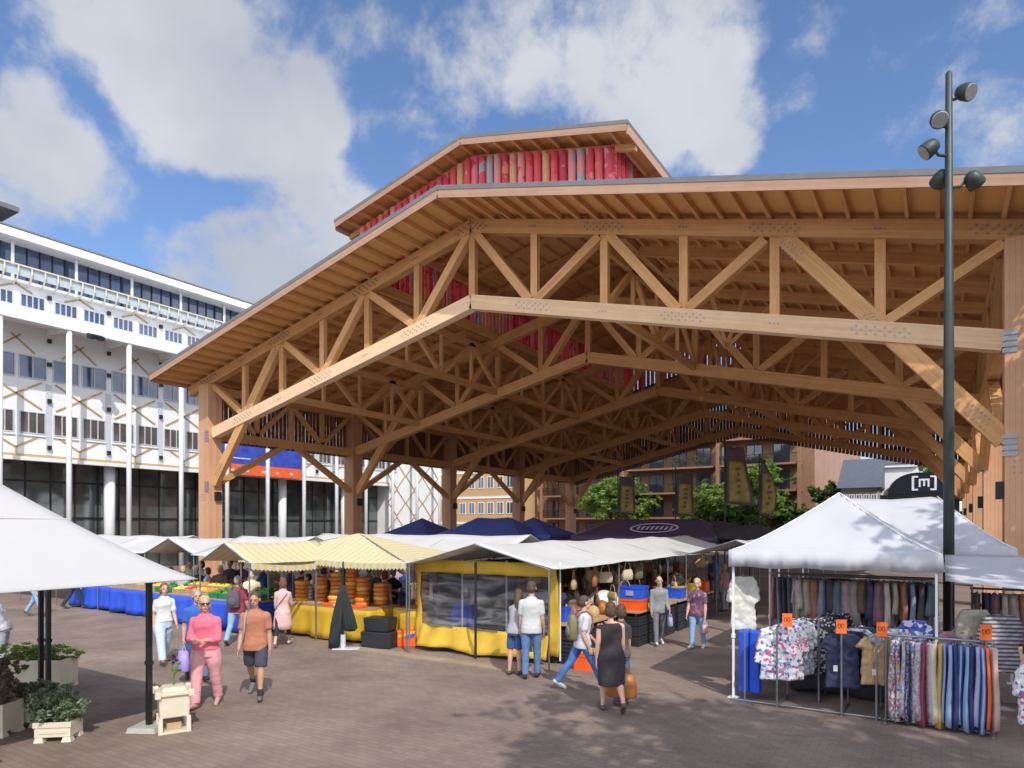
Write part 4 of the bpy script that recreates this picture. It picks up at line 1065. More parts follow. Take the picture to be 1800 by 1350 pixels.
# ------------------------------------------------------------------ tables and goods
def table(name, label, cat, c, d, rz, topm, skirtm=None, h=.78, drape=True, group=None):
    o = thing(name, label, cat, (c[0], c[1], 0), rz, group)
    m = MB(); m.box((0, 0, h), (d[0], d[1], .04)); m.build('tabletop', topm, o)
    if skirtm:
        def sk(s, t):
            L = 2*(d[0]+d[1]); q = s*L; w = .03*math.sin(q*6)+.02*math.sin(q*13); w *= (1-t)*1.6
            hx, hy = d[0]/2+.02, d[1]/2+.02
            if q < d[0]: p = (-hx+q/d[0]*2*hx, -hy-w)
            elif q < d[0]+d[1]: p = (hx+w, -hy+(q-d[0])/d[1]*2*hy)
            elif q < 2*d[0]+d[1]: p = (hx-(q-d[0]-d[1])/d[0]*2*hx, hy+w)
            else: p = (-hx-w, hy-(q-2*d[0]-d[1])/d[1]*2*hy)
            return (p[0], p[1], .06+(h-.08)*t+.03*math.sin(q*3.1)*(1-t))
        MB().grid(sk, int(2*(d[0]+d[1])/.09), 5).build('skirt', skirtm, o, smooth=True, solid=.006)
    else:
        for x in (-1, 1):
            for y in (-1, 1): m = MB(); m.box((x*(d[0]/2-.06), y*(d[1]/2-.06), (h-.02)/2), (.04, .04, h-.02)); m.build('leg', M_grey, o)
    return o
fruitm = {}
def fruit_mat(c):
    if c not in fruitm: fruitm[c] = mat('produce_%d' % len(fruitm), c, .45, 0, .25, 9)
    return fruitm[c]
crate_meshes = {}
def crate(x, y, z, d, col, fill, rz, label, name='produce_crate', cat='crate', group='produce crates on the stalls', fr=.04):
    """open slatted crate with a heap of produce in it"""
    o = thing(name, label, cat, (x, y, z), rz, group); k = (d, col.name)
    if k not in crate_meshes:
        m = MB(); w, l, h = d; t = .012
        m.bx(-w/2, w/2, -l/2, l/2, 0, t)
        for q in range(3):
            z0 = t+.004+q*(h-t)/3; z1 = z0+(h-t)/3-.012
            m.bx(-w/2, w/2, -l/2, -l/2+t, z0, z1); m.bx(-w/2, w/2, l/2-t, l/2, z0, z1)
            m.bx(-w/2, -w/2+t, -l/2+t+.001, l/2-t-.001, z0, z1); m.bx(w/2-t, w/2, -l/2+t+.001, l/2-t-.001, z0, z1)
        for a_ in (-1, 1):
            for c in (-1, 1): m.box((a_*(w/2-t-.012), c*(l/2-t-.012), h/2), (.02, .02, h-.002))
        crate_meshes[k] = m.mesh('box', col)
    b = bpy.data.objects.new('box', crate_meshes[k]); COL.objects.link(b); b.parent = o
    if fill:
        kk = (d, fill, fr)
        if kk not in crate_meshes:
            m = MB(); rnd = random.Random(hash(kk) % 1000); n = int(d[0]*d[1]/(fr*fr*3.2))
            for i in range(n):
                x_, y_ = rnd.uniform(-.42, .42)*d[0], rnd.uniform(-.42, .42)*d[1]
                zz = d[2]*.72+.06*(1-(2*x_/d[0])**2)*(1-(2*y_/d[1])**2)+rnd.uniform(-.01, .02)
                m.ell((x_, y_, zz), (fr*rnd.uniform(.85, 1.1), fr, fr*.92), None, 8, 6)
            m.bx(-d[0]*.45, d[0]*.45, -d[1]*.45, d[1]*.45, .02, d[2]*.7)
            crate_meshes[kk] = m.mesh('produce', fruit_mat(fill), True)
        f_ = bpy.data.objects.new('produce', crate_meshes[kk]); COL.objects.link(f_); f_.parent = o; f_['kind'] = 'stuff'
    return o
ORD = ['first', 'second', 'third', 'fourth', 'fifth', 'sixth', 'seventh', 'eighth', 'ninth', 'tenth', 'eleventh', 'twelfth', 'thirteenth', 'fourteenth', 'fifteenth', 'sixteenth', 'seventeenth', 'eighteenth', 'nineteenth', 'twentieth']
# fruit stall with blue skirts
M_grnc = mat('green_crate', (.02, .22, .07), .5, 0, .1)
ftab = [(-25.0, 12.6, 2.8), (-22.0, 12.45, 2.8), (-19.0, 12.2, 2.8), (-16.4, 12.0, 2.0)]
names = ['leftmost', 'second', 'third', 'rightmost']
for i, (x, y, w) in enumerate(ftab):
    table('produce_table', 'blue skirted produce table, %s of the fruit stall' % names[i], 'table', (x, y), (w, 1.0), 0, M_ply, M_blue, .85, group='blue skirted fruit tables')
cols = [('green', (.12, .30, .03)), ('yellow', (.85, .58, .03)), ('orange', (.85, .28, .02)), ('lemon yellow', (.85, .70, .08)), ('red', (.55, .04, .02)), ('leafy green', (.06, .20, .03))]
k = 0
for i, (x, y, w) in enumerate(ftab):
    n = int(w/.46)
    for r_ in range(2):
        for q in range(n):
            cn, cc = (cols[0] if i < 1 else (cols[[1, 2, 3, 1, 3, 4][(q+r_*2+i) % 6]] if i < 3 else cols[[5, 0, 1, 5][(q+r_) % 4]]))
            if i == 2 and q < 2: cn, cc = cols[5]
            xx = x-w/2+(q+.5)*w/n
            crate(xx, y-.25+r_*.5, .87+r_*.10, (.42, .46, .16), M_grnc if cn in ('green', 'leafy green') else M_card, cc, 0,
                  '%s crate, %s from left, %s row, %s fruit table' % (cn, ORD[q], ['front', 'back'][r_], names[i]))
# green crates stacked before the fruit table
for j, (px, py) in enumerate([(345, 1092), (372, 1098)]):
    X, Y = G(px, py)
    for q in range(3): crate(X, Y, q*.21, (.6, .4, .2), M_grnc, None, .1, 'empty green crate, %s from the ground in the %s stack before the fruit stall' % (ORD[q], ['left', 'right'][j]), group='empty green crates')
# cheese stall with yellow skirt
table('cheese_table', 'long yellow skirted table stacked with orange cheeses', 'table', (-13.2, 12.55), (3.0, 1.1), 0, M_ply, M_ydark, .85)
table('cheese_table', 'short yellow skirted table beside the plastic wall', 'table', (-10.95, 13.4), (.9, 1.6), 0, M_ply, M_ydark, .85)
M_chz = mat('orange_cheese', (.62, .20, .03), .45, 0, .15, 5); M_chz2 = mat('yellow_cheese', (.75, .40, .06), .5, 0, .1)
ch = MB(); ch.tube([(0, 0, 0), (0, 0, .02), (0, 0, .09), (0, 0, .11)], [.15, .18, .18, .15], 18); chm = ch.mesh('round_cheese', M_chz, True)
ch2 = ch.mesh('round_cheese', M_chz2, True)
stk = [(-14.4, 12.3, 5), (-14.0, 12.6, 6), (-13.55, 12.75, 7), (-13.2, 12.35, 2), (-13.1, 12.85, 8), (-12.65, 12.8, 6), (-12.3, 12.4, 2), (-12.1, 12.85, 5), (-11.1, 13.3, 7), (-10.85, 13.75, 6)]
for i, (x, y, n) in enumerate(stk):
    for q in range(n):
        o = bpy.data.objects.new('round_cheese', chm if (i+q) % 4 else ch2); COL.objects.link(o); o.location = (x+random.uniform(-.015, .015), y, .872+q*.112)
        tag(o, 'orange cheese wheel, %s from the table in the %s stack from the left' % (ORD[q], ORD[i]), 'cheese', 'cheese wheels on the yellow stall')
for i in range(5):
    X = -14.2+i*.5
    m = MB((X, 12.12, .872)); m.box((X, 12.12, .90), (.42, .24, .05)); tag(m.build('price_board' if 0 else 'cheese_tray', [M_chz2, M_card, M_orange, M_canvas, M_orange][i], bevel=.008), ['pale cheese tray', 'brown cheese tray', 'orange cheese tray left of the pole', 'white cheese tray', 'orange cheese tray at the right end'][i]+' at the front edge of the yellow table', 'tray', 'trays on the yellow stall')
# pallets of blue and orange boxes behind
for i, (x, y, z, c, l) in enumerate([(-11.0, 14.5, 1.62, M_blue, 'blue tub on the shelf behind the cheeses'), (-10.9, 14.5, 1.35, M_orange, 'orange tub below the blue tub behind the cheeses')]):
    m = MB((x, y, z)); m.box((x, y, z+.12), (.5, .4, .24), 0, 1.08); tag(m.build('storage_tub', c, bevel=.01), l, 'tub')
sh = thing('shelf_rack', 'shelf rack holding tubs behind the cheese table', 'shelf', (-10.95, 14.5, 0))
m = MB(); 
for z in (.6, 1.0, 1.33): m.box((0, 0, z), (.8, .5, .03))
for a_ in (-1, 1):
    for c in (-1, 1): m.box((a_*.38, c*.23, .8), (.03, .03, 1.6))
m.build('shelf', M_grey, sh)
# folded dark parasol-like cover in front of the yellow stall
X, Y = G(603, 1141)
fp = thing('tied_cloth', 'dark green cloth tied round a stall pole with a pale foot, before the yellow skirt', 'cloth', (X, Y, 0), TH)
M_dgc = mat('dark_green_cloth', (.018, .026, .027), .85, 0, .25, 4, .5, 9)
def lobe(pts, wd, ph):
    rings = []
    for i, (x, z, r_) in enumerate(pts):
        rings.append([(x+r_*(1+.25*math.sin(4*t+ph))*math.cos(t), .6*r_*(1+.25*math.sin(5*t+ph))*math.sin(t), z) for t in [2*math.pi*k/28 for k in range(28)]])
    return MB().loft(rings)
lobe([(-.22, .03, .10), (-.20, .2, .12), (-.13, .55, .14), (-.07, .95, .12), (-.02, 1.3, .08), (0, 1.45, .05)], 1, 0).build('cloth_fold', M_dgc, fp, smooth=True)
lobe([(.16, .42, .09), (.16, .5, .15), (.11, .8, .13), (.05, 1.1, .10), (0, 1.38, .06), (0, 1.5, .04)], 1, 2).build('cloth_fold', M_dgc, fp, smooth=True)
m = MB(); m.tube([(0, 0, 0), (0, 0, 2.05)], .02, 8); m.build('pole', M_blackm, fp)
m = MB(); m.tube([(0, 0, .02), (0, 0, .34)], .06, 10); m.box((.08, 0, .012), (.62, .25, .024)); m.build('pale_foot', M_greyw, fp)
# black tubs and the striped cool box
X, Y = G(670, 1137)
m = MB((X, Y, 0)); m.box((X, Y, .19), (.75, .5, .38), .2, 1.1); tag(m.build('black_tub', M_crate, bevel=.02), 'black tub on the ground before the cheese stall', 'tub')
m = MB((X, Y, .39)); m.box((X-.02, Y, .53), (.62, .42, .28), .2, 1.1); m.box((X-.02, Y, .69), (.68, .46, .04), .2); tag(m.build('black_tub', M_crate, bevel=.02), 'dark lidded tub standing on the black tub', 'tub')
X, Y = G(716, 1136)
bg_ = thing('shopping_bag', 'orange bag with yellow and blue stripes at the foot of the plastic wall', 'bag', (X, Y, 0), TH)
m = MB(); m.box((0, 0, .2), (.44, .3, .4), 0, 1.08); m.build('bag_body', M_orange, bg_, bevel=.03)
m = MB(); m.prism([(-.2, -.17, .22), (.2, -.17, .34), (.2, -.17, .40), (-.2, -.17, .30)], (0, 0, 0), (0, .01, 0)); m.build('yellow_stripe', M_yel, bg_)
m = MB(); m.prism([(-.02, -.175, .20), (.2, -.175, .27), (.2, -.175, .335), (-.02, -.175, .275)], (0, 0, 0), (0, .01, 0)); m.build('blue_stripe', M_blue, bg_)
# the counters along the right side of the long stall: boards on black crates
M_bsk = M_crate
def stall_counter(v0, v1, u, label):
    o = thing('market_counter', label, 'counter', (u, v0, 0)); L = v1-v0
    m = MB(); m.bx(-.45, .45, 0, L, .80, .84); m.build('board', M_ply, o); 
    m = MB()
    for q in range(2): m.bx(-.4, -.36, .1+q*(L-.3), .14+q*(L-.3), 0, .8); m.bx(.3, .34, .1+q*(L-.3), .14+q*(L-.3), 0, .8)
    m.build('trestle', M_grey, o); return o
counters = [(12.5, 14.6, -6.75), (15.2, 17.9, -6.5), (18.1, 21.5, -6.5)]
lbs = ['near plywood counter by the plastic wall', 'middle counter with boxes beside the grey sweatered man', 'far counter running back under the long white roof']
cz = 0
for ci, (a_, c, u) in enumerate(counters):
    stall_counter(a_, c, u, lbs[ci])
    n = int((c-a_)/.64)
    for q in range(n):
        for lv in range(3):
            cz += 1
            crate(u-.0, a_+.36+q*.66, lv*.245, (.82, .6, .235), M_crate, None, 0, 'black crate, %s up in the %s pile under the %s counter' % (ORD[lv], ORD[q], ['near', 'middle', 'far'][ci]), group='black crates under the counters')
def boxobj(name, x, y, z, d, mt, rz, label, cat='box', tp=1.0, group=None):
    o = thing(name, label, cat, (x, y, z), rz, group)
    m = MB(); w, l, h = d; t = .012
    m.bx(-w/2, w/2, -l/2, l/2, 0, t)
    m.bx(-w/2, w/2, -l/2, -l/2+t, t, h); m.bx(-w/2, w/2, l/2-t, l/2, t, h); m.bx(-w/2, -w/2+t, -l/2+t, l/2-t, t, h); m.bx(w/2-t, w/2, -l/2+t, l/2-t, t, h)
    m.build('box_body', mt, o)
    m = MB(); m.bx(-w/2-.012, w/2+.012, -l/2-.012, -l/2-.001, h-.05, h); m.bx(-w/2-.012, w/2+.012, l/2+.001, l/2+.012, h-.05, h); m.bx(-w/2-.012, -w/2-.001, -l/2, l/2, h-.05, h); m.bx(w/2+.001, w/2+.012, -l/2, l/2, h-.05, h); m.build('rim', mt, o)
    return o
# blue over orange box, white plastic bag, cartons
boxobj('storage_box', -6.35, 15.6, .84, (.55, .5, .28), M_orange, 0, 'orange box under the blue one on the middle counter')
bb = boxobj('storage_box', -6.35, 15.6, 1.125, (.57, .5, .30), M_blue, 0, 'blue box with a pale mark stacked on the orange box')
m = MB(); m.bx(-.1, .1, -.27, -.262, .08, .2); m.build('mark', M_lilac, bb)
boxobj('carton', -6.7, 16.4, .84, (.6, .5, .35), M_card, .1, 'open brown carton behind the blue box', 'carton')
boxobj('carton', -6.6, 15.0-.0, .3, (.01, .01, .01), M_card, 0, 'x') if 0 else None
boxobj('storage_box', -6.4, 18.8, .84, (.5, .45, .3), M_blue, 0, 'blue box on the far counter by the maroon shirted person')
boxobj('storage_box', -6.9, 12.9, .84, (.3, .3, .3), M_blue, 0, 'small blue box on the near counter')
boxobj('storage_box', -6.0, 12.4, 0, (.5, .4, .32), M_orange, 0, 'orange box with pale rim on the ground under the near counter')
boxobj('storage_box', -6.0, 12.4, .33, (.48, .38, .06), M_yel, 0, 'yellow lid tray on the orange ground box')
rr = random.Random(3)
def lump(name, label, cat, x, y, z, r, mt, group=None, n=5, seed=0):
    rn = random.Random(seed); m = MB((x, y, z))
    for i in range(n): m.ell((x+rn.uniform(-.5, .5)*r, y+rn.uniform(-.5, .5)*r, z+r*rn.uniform(.3, .7)), (r*rn.uniform(.5, .8), r*rn.uniform(.5, .8), r*rn.uniform(.4, .7)), None, 12, 8)
    o = m.build(name, mt, smooth=True); md = o.modifiers.new('blend', 'REMESH'); md.mode = 'VOXEL'; md.voxel_size = r*.09; md.use_smooth_shade = True
    return tag(o, label, cat, group)
lump('plastic_sack', 'white plastic sack bulging on the middle counter', 'sack', -7.0, 15.3, .84, .42, mat('white_plastic', (.75, .75, .76), .35), None, 6, 2)
lump('canvas_sack', 'beige sack beside the white one', 'sack', -6.7, 14.7, .0, .35, mat('beige_cloth', (.42, .33, .2), .85), None, 5, 5)
# baskets, hats, bags hung or heaped in the dark of the long stall
M_str = [mat('straw', (.50, .36, .17), .8, 0, .2, 20), mat('brown_leather', (.20, .09, .04), .5, 0, .2), mat('dark_leather', (.05, .03, .025), .5), mat('olive_cloth', (.15, .15, .08), .8), mat('beige_straw', (.60, .50, .34), .8, 0, .2, 20), mat('rust_leather', (.40, .14, .04), .5)]
def handbag(x, y, z, s, mt, rz, label, hang=True, group='bags hanging in the long stall', name='hanging_bag'):
    o = thing(name, label, 'bag', (x, y, z), rz, group)
    m = MB(); rings = []
    for zz, w, d in ((0, .8, .5), (.06, 1, .8), (.5, 1, .9), (.85, .9, .5), (.92, .86, .3)):
        rings.append([(s*.5*w*math.copysign(abs(math.cos(t))**.6, math.cos(t)), s*.2*d*math.copysign(abs(math.sin(t))**.6, math.sin(t)), s*zz*.75) for t in [2*math.pi*i/20 for i in range(20)]])
    m.loft(rings).build('bag_body', mt, o, smooth=True)
    m = MB(); m.tube([(s*.3*math.cos(t), 0, s*.68+s*.55*math.sin(t)) for t in [math.pi*i/10 for i in range(11)]], s*.03, 6); m.build('handle', mt, o, smooth=True)
    return o
CN = ['straw coloured', 'brown leather', 'near black leather', 'olive cloth', 'pale beige', 'rust coloured']
k = 0
for v in (13.2, 14.1, 15.0, 15.9, 16.9, 18.0, 19.2, 20.4, 21.8, 23.2):
    for lv in range(2):
        c = (k*5+lv*2+k//3) % 6; s = rr.uniform(.30, .42)
        handbag(-6.75+rr.uniform(-.15, .15), v+rr.uniform(-.2, .2), 1.5-.42*lv+rr.uniform(-.05, .05), s, M_str[c], rr.uniform(0, 3), '%s bag, %s hanging pair from the plastic wall, %s one' % (CN[c], ORD[k], ['upper', 'lower'][lv])); 
    k += 1
for i in range(20):
    c = (i*3+1) % 6; handbag(-8.0+rr.uniform(-.35, .35), 12.9+i*.55, .85+rr.uniform(0, .75), .46, M_str[c], rr.uniform(0, 3), '%s bag on the inner rail, %s from the front' % (CN[c], ORD[i]), group='bags on the inner rail')
for i, v in enumerate((13.0, 13.6, 14.2, 15.9, 16.5, 17.1, 18.2, 19.3, 19.9, 20.5)):
    c = (i*5+1) % 6; lump('goods_heap', '%s heap of goods, %s along the counters' % (CN[c], ORD[i]), 'goods', -6.85+.12*(i%3), v+.3, .84, .25, M_str[c], 'heaped goods on the counters', 5, 30+i)
for i, (v, c) in enumerate(((19.0, M_yel), (20.2, M_yel), (21.2, M_orange))):
    m = MB((-6.35, v, .84)); m.box((-6.35, v, 1.0), (.35, .35, .3)); tag(m.build('carton', c, bevel=.01), ['yellow carton on the far counter, nearer one', 'yellow carton on the far counter, further one', 'orange carton at the end of the far counter'][i], 'carton')
# dark sheet closing the long stall, standing for the shade inside it
M_shade = mat('shade_brown', (.10, .075, .055), .85, 0, .25, 3, .4, 6)
MB((-9.9, 12.4, 0)).grid(lambda s, t: (-9.95+.06*math.sin(s*70), 12.4+15.5*s, .1+1.9*t), 120, 3).build('shade_sheet', M_shade, smooth=True, solid=.01)
tag(bpy.data.objects['shade_sheet'], 'dark sheet standing for shade along the far side of the long stall', 'drape')
bpy.data.objects['shade_sheet']
m = MB(); 
# things seen through the clear sheet: blue tarp and dark trolley
X, Y = -9.45, 12.85
m = MB((X, Y, 0)); m.box((X, Y, .58), (.62, .3, 1.0), 0, .92); tag(m.build('blue_cover', M_blue, bevel=.05), 'blue covered stack seen through the plastic wall at its left', 'cover')
for lv in range(4):
    for q in range(3): crate(-8.7+q*.72, 13.3, lv*.245, (.68, .5, .235), M_crate, None, 0, 'dark crate behind the plastic wall, %s up in the %s pile from its left' % (ORD[lv], ORD[q]), group='dark crates behind the plastic wall')
lump('goods_heap', 'yellowish heap on the crates behind the plastic wall', 'goods', -8.6, 13.2, .98, .2, M_str[0], None, 4, 77)
lump('goods_heap', 'grey heap on the crates behind the plastic wall', 'goods', -7.6, 13.2, .98, .24, mat('grey_goods', (.25, .24, .24), .8), None, 4, 78)
# ------------------------------------------------------------------ clothes racks of the right-hand stall
V1 = 11.42
def rack(name, label, u0, u1, v, h, zlow=.0, group='clothes racks'):
    o = thing(name, label, 'clothes rack', (u0, v, 0), 0, group); L = u1-u0
    m = MB(); m.tube([(0, 0, h), (L, 0, h)], .018, 8); m.build('rail', M_grey, o)
    for x in (.03, L-.03):
        m = MB(); m.tube([(x, 0, .03), (x, 0, h)], .018, 8); m.tube([(x, -.25, .03), (x, .25, .03)], .018, 8); m.build('stand', M_grey, o)
    m = MB(); m.tube([(0, 0, .03), (L, 0, .03)], .015, 8); m.build('base_bar', M_grey, o)
    return o
rack('clothes_rack', 'front rack with striped trousers, rightmost', -.72, .62, V1, 1.28)
rack('clothes_rack', 'higher inner rail full of clothes under the white tent', -2.9, -.1, 14.2, 1.95)
rack('clothes_rack', 'inner rail below the awning right of the lamp post', .4, 3.0, 13.6, 1.85)
rack('clothes_rack', 'middle rail half way into the clothes stall', -2.2, -.1, 13.1, 2.0)
def garment_strip(x, y, ztop, w, L, dep, mt, label, name='trousers', cat='trousers', group=None, rz=0):
    """cloth folded over a hanger and hanging edge-on: a thin wavy slab"""
    o = thing(name, label, cat, (x, y, ztop), rz, group); rn = random.Random(int(x*977+y*31)); ph = rn.random()*6
    rings = []; n = 10
    for i in range(7):
        t = i/6; z = -.06-L*t; k = .75+.35*t; r_ = []
        for j in range(n*2):
            a_ = 2*math.pi*j/(n*2); yy = math.sin(a_)*dep/2*(1+.04*math.sin(5*a_+ph)); xx = math.cos(a_)*w/2*k*(1+.35*math.sin(3*a_+ph+t))
            r_.append((xx+.012*math.sin(t*5+ph), yy, z+.012*math.sin(ph+j)))
        rings.append(r_)
    MB().loft(rings).build('cloth', mt, o, smooth=True)
    m = MB(); m.tube([(0, 0, .02), (0, 0, -.06)], .004, 5); m.tube([(0, -dep*.42, -.09), (0, 0, -.05), (0, dep*.42, -.09)], .008, 5); m.build('hanger', M_grey, o)
    return o
def garment_front(x, y, ztop, w, L, mt, label, name='blouse', cat='blouse', sleeve=.5, rz=0, group=None, hanger=M_grey, vneck=None, th=.10):
    """a top facing the square on its hanger"""
    o = thing(name, label, cat, (x, y, ztop), rz, group); hw = w/2; nd_ = 14
    prof = [(-.16, 0), (-hw*.95, -.06), (-hw*1.18, -.12-sleeve*.4), (-hw*1.28, -.12-sleeve), (-hw*.98, -.14-sleeve), (-hw*.86, -.22), (-hw*.9, -.5*L), (-hw*.98, -L)]
    pts = prof+[(-x_, z_) for x_, z_ in reversed(prof)]
    if vneck: pts = pts+[(.0, -vneck)]
    m = MB(); n = len(pts)
    front = [(px2, -th/2-.01*math.sin(i), pz) for i, (px2, pz) in enumerate(pts)]; back = [(px2, th/2, pz) for px2, pz in pts]
    m.add(front+back, [tuple(range(n)), tuple(range(2*n-1, n-1, -1))]+[(i, n+i, n+(i+1) % n, (i+1) % n) for i in range(n)])
    g = m.build('cloth', mt, o)
    md = g.modifiers.new('fold', 'REMESH'); md.mode = 'VOXEL'; md.voxel_size = .016; md.use_smooth_shade = True
    tx = bpy.data.textures.get('folds') or bpy.data.textures.new('folds', 'CLOUDS'); tx.noise_scale = .11
    d2 = g.modifiers.new('wrinkle', 'DISPLACE'); d2.texture = tx; d2.strength = .06; d2.mid_level = .5
    m = MB(); m.tube([(0, 0, .07), (0, 0, .01)], .005, 5); m.tube([(-hw*.8, 0, -.05), (0, 0, .01), (hw*.8, 0, -.05)], .010, 6); m.build('hanger', hanger, o)
    return o
flor = patterned('floral_white', [(.75, .74, .76)]*4+[(.65, .12, .25), (.12, .14, .35), (.75, .74, .76), (.3, .4, .5)], 26)
flor2 = patterned('floral_grey', [(.4, .42, .46), (.6, .62, .66), (.2, .22, .3), (.5, .5, .55)], 22)
flor3 = patterned('floral_black', [(.02, .02, .03)]*3+[(.3, .3, .32), (.02, .02, .03), (.45, .42, .4)], 30)
pm0 = [mat('pile_brown', (.16, .11, .08), .9, 0, .5, 9), mat('pile_dark', (.04, .035, .045), .9, 0, .5, 9), mat('pile_plum', (.16, .12, .15), .9, 0, .5, 9)]; M_navd0 = mat('table_dark_cloth', (.04, .04, .05), .9)
M_nav = mat('navy_cloth', (.025, .03, .075), .85, 0, .2); M_tanc = mat('tan_cloth', (.42, .27, .14), .85, 0, .1)
M_circ = patterned('circle_print', [(.65, .68, .8), (.05, .09, .4), (.65, .68, .8), (.08, .12, .45)], 12)
for i, (x, y, r_, mt, lb) in enumerate([(-1.9, 12.9, .34, pm0[0], 'brown'), (-1.35, 12.8, .36, pm0[1], 'dark'), (-.8, 12.9, .34, pm0[2], 'plum grey'), (-.3, 12.8, .3, pm0[1], 'black')]):
    lump('clothes_pile', '%s pile of folded clothes on the low table inside the clothes stall' % lb, 'clothes pile', x, y, .78, r_, mt, 'clothes piles', 6, 60+i)
table('clothes_table', 'low table under the clothes piles inside the clothes stall', 'table', (-1.1, 12.95), (2.2, .7), 0, M_ply, M_navd0, .76)
cv = thing('rolled_blue_cover', 'upright blue cloth rolls at the left leg of the clothes stall', 'cloth roll', (-2.80, 11.75, 0))
for q in range(2):
    m = MB(); m.box((.17*q*1.05, 0, .62), (.17, .2, 1.05)); m.build('roll', M_blue, cv, bevel=.04)
g1 = 'clothes at the front of the right hand stall'
M_navd = mat('dark_navy_cloth', (.015, .018, .04), .85, 0, .2)
st4 = [('flowered', 1367, 11.42, 1.27, [flor, flor, flor2, flor2, flor3], .56, .84, .46, 'white blouse with pink and blue flowers', 0), ('black patterned', 1440, 12.05, 1.36, [flor3, flor3, M_navd, flor3], .46, .9, .35, 'black and white speckled blouse', 0),
       ('navy', 1480, 11.42, 1.24, [M_nav, M_navd, flor2, M_nav], .50, .82, .1, 'dark navy top on pale hangers', 0), ('tan', 1541, 11.42, 1.24, [M_tanc, flor2, flor2, flor], .46, .72, .06, 'tan sleeveless top with a low neck and a white tag', .2)]
for nm, px, v, zt_, ml, w_, L_, sl_, lb, vn in st4:
    u = uat(px, v)
    o = thing('garment_stand', 'steel stand holding the %s tops in the clothes stall' % nm, 'clothes stand', (u, v-.06, 0), 0, 'garment stands')
    m = MB(); m.tube([(0, 0, 0), (0, 0, zt_)], .016, 8); m.build('post', M_grey, o)
    m = MB(); m.tube([(0, 0, zt_), (0, .85, zt_+.06)], .012, 6); m.build('arm_bar', M_grey, o)
    m = MB(); m.tube([(0, 0, .02), (0, .9, .02)], .016, 6); m.tube([(0, .85, 0), (0, .85, zt_)], .014, 6); m.build('base_bar', M_grey, o)
    for q, mt in enumerate(ml):
        garment_front(u+.06*q+(.03 if q else 0), v+.05+.16*q, zt_+.02*q, w_*(1-.03*q), L_*(1+.04*((q*3) % 2)), mt, lb if q == 0 else '%s garment behind the %s on the %s stand' % (ORD[q], ['front', 'front', 'front', 'front'][0]+' one', nm), 'hanging_blouse', 'blouse', sleeve=sl_ if q == 0 else .3, rz=TH*.6, group=g1, vneck=vn if q == 0 and vn else None)
garment_front(-.35, 12.2, 1.42, .42, 1.15, M_circ, 'long blue and white ring printed dress behind the front leg', 'dress', 'dress', sleeve=.1, rz=TH*.6, group=g1)
# patterned leggings and striped trousers on the front rack
sp = [('flower patterned', patterned('leg1', [(.6, .6, .65), (.15, .35, .5), (.65, .3, .1), (.7, .65, .55), (.1, .15, .35), (.55, .15, .2)], 34)),
      ('grey rose patterned', patterned('leg2', [(.42, .42, .48), (.2, .25, .4), (.55, .3, .32), (.5, .5, .52)], 40)),
      ('navy speckled', patterned('leg3', [(.04, .06, .18), (.08, .12, .3), (.3, .35, .45), (.03, .04, .12)], 40)),
      ('maroon', mat('maroon_cloth', (.28, .05, .08), .8, 0, .2, 20)), ('ochre striped', mat('ochre_cloth', (.5, .33, .08), .8)),
      ('cream', mat('cream_cloth', (.62, .55, .45), .8)), ('blue striped', bands('blue_stripe', [(.25, .36, .62), (.06, .1, .32)], .013, 'Y', .8)),
      ('pale blue', mat('paleblue_cloth', (.28, .38, .6), .8)), ('dark indigo', mat('indigo_cloth', (.03, .045, .14), .8)),
      ('lavender', mat('lavender_cloth', (.42, .42, .62), .8)), ('bright orange', mat('orange_cloth', (.75, .14, .03), .8)), ('rosy beige', mat('rosy_cloth', (.52, .38, .34), .8))]
seq = [0, 0, 1, 2, 0, 1, 3, 1, 5, 4, 6, 7, 8, 6, 7, 8, 9, 6, 10, 11]
for i, c in enumerate(seq):
    x = -.60+i*.0635
    garment_strip(x+.01*math.sin(i*3.7), V1+.03*math.sin(i*2.1), 1.27, .098+.02*math.sin(i*1.7), 1.13+.05*math.sin(i*2.3), .36, sp[c][1], '%s trousers, %s from the left on the front rack' % (sp[c][0], ORD[i]), group='trousers on the front rack')
# inner rails
pal = [(.35, .33, .3), (.10, .08, .09), (.5, .45, .36), (.06, .07, .14), (.45, .30, .32), (.25, .3, .4), (.6, .58, .52), (.18, .12, .08), (.12, .2, .24), (.45, .2, .14), (.3, .16, .2)]
pm = [mat('cloth_%d' % i, c, .85, 0, .2, 8) for i, c in enumerate(pal)]
pn = ['grey', 'black', 'cream', 'navy', 'dusty pink', 'slate blue', 'off white', 'brown', 'teal', 'rust', 'plum']
M_sw = bands('striped_knit', [(.5, .44, .33), (.05, .03, .03)], .09, 'Z', .85); M_sw2 = bands('striped_knit_fine', [(.5, .48, .5), (.12, .11, .14)], .03, 'Z', .85)
for (x0, n, dx, y, zt_, L, gname, nm) in ((-2.8, 27, .10, 14.2, 1.93, 1.35, 'clothes on the high inner rail', 'the high inner rail'), (-2.15, 17, .125, 13.1, 1.98, .85, 'clothes on the middle rail', 'the middle rail'), (.5, 20, .12, 13.6, 1.83, 1.1, 'clothes on the rail below the awning', 'the rail below the awning')):
    for i in range(n):
        c = (i*7+int(y*3)) % 11; LL = L*(.6+.5*((i*5) % 4)/4)
        garment_strip(x0+i*dx, y, zt_, dx*(1.0+.7*abs(math.sin(i*2.9))), LL, .42, pm[c], '%s garment, %s on %s' % (pn[c], (ORD+['twenty-first', 'twenty-second', 'twenty-third', 'twenty-fourth', 'twenty-fifth', 'twenty-sixth', 'twenty-seventh'])[i]+' from the left', nm), 'hanging_garment', 'garment', gname)
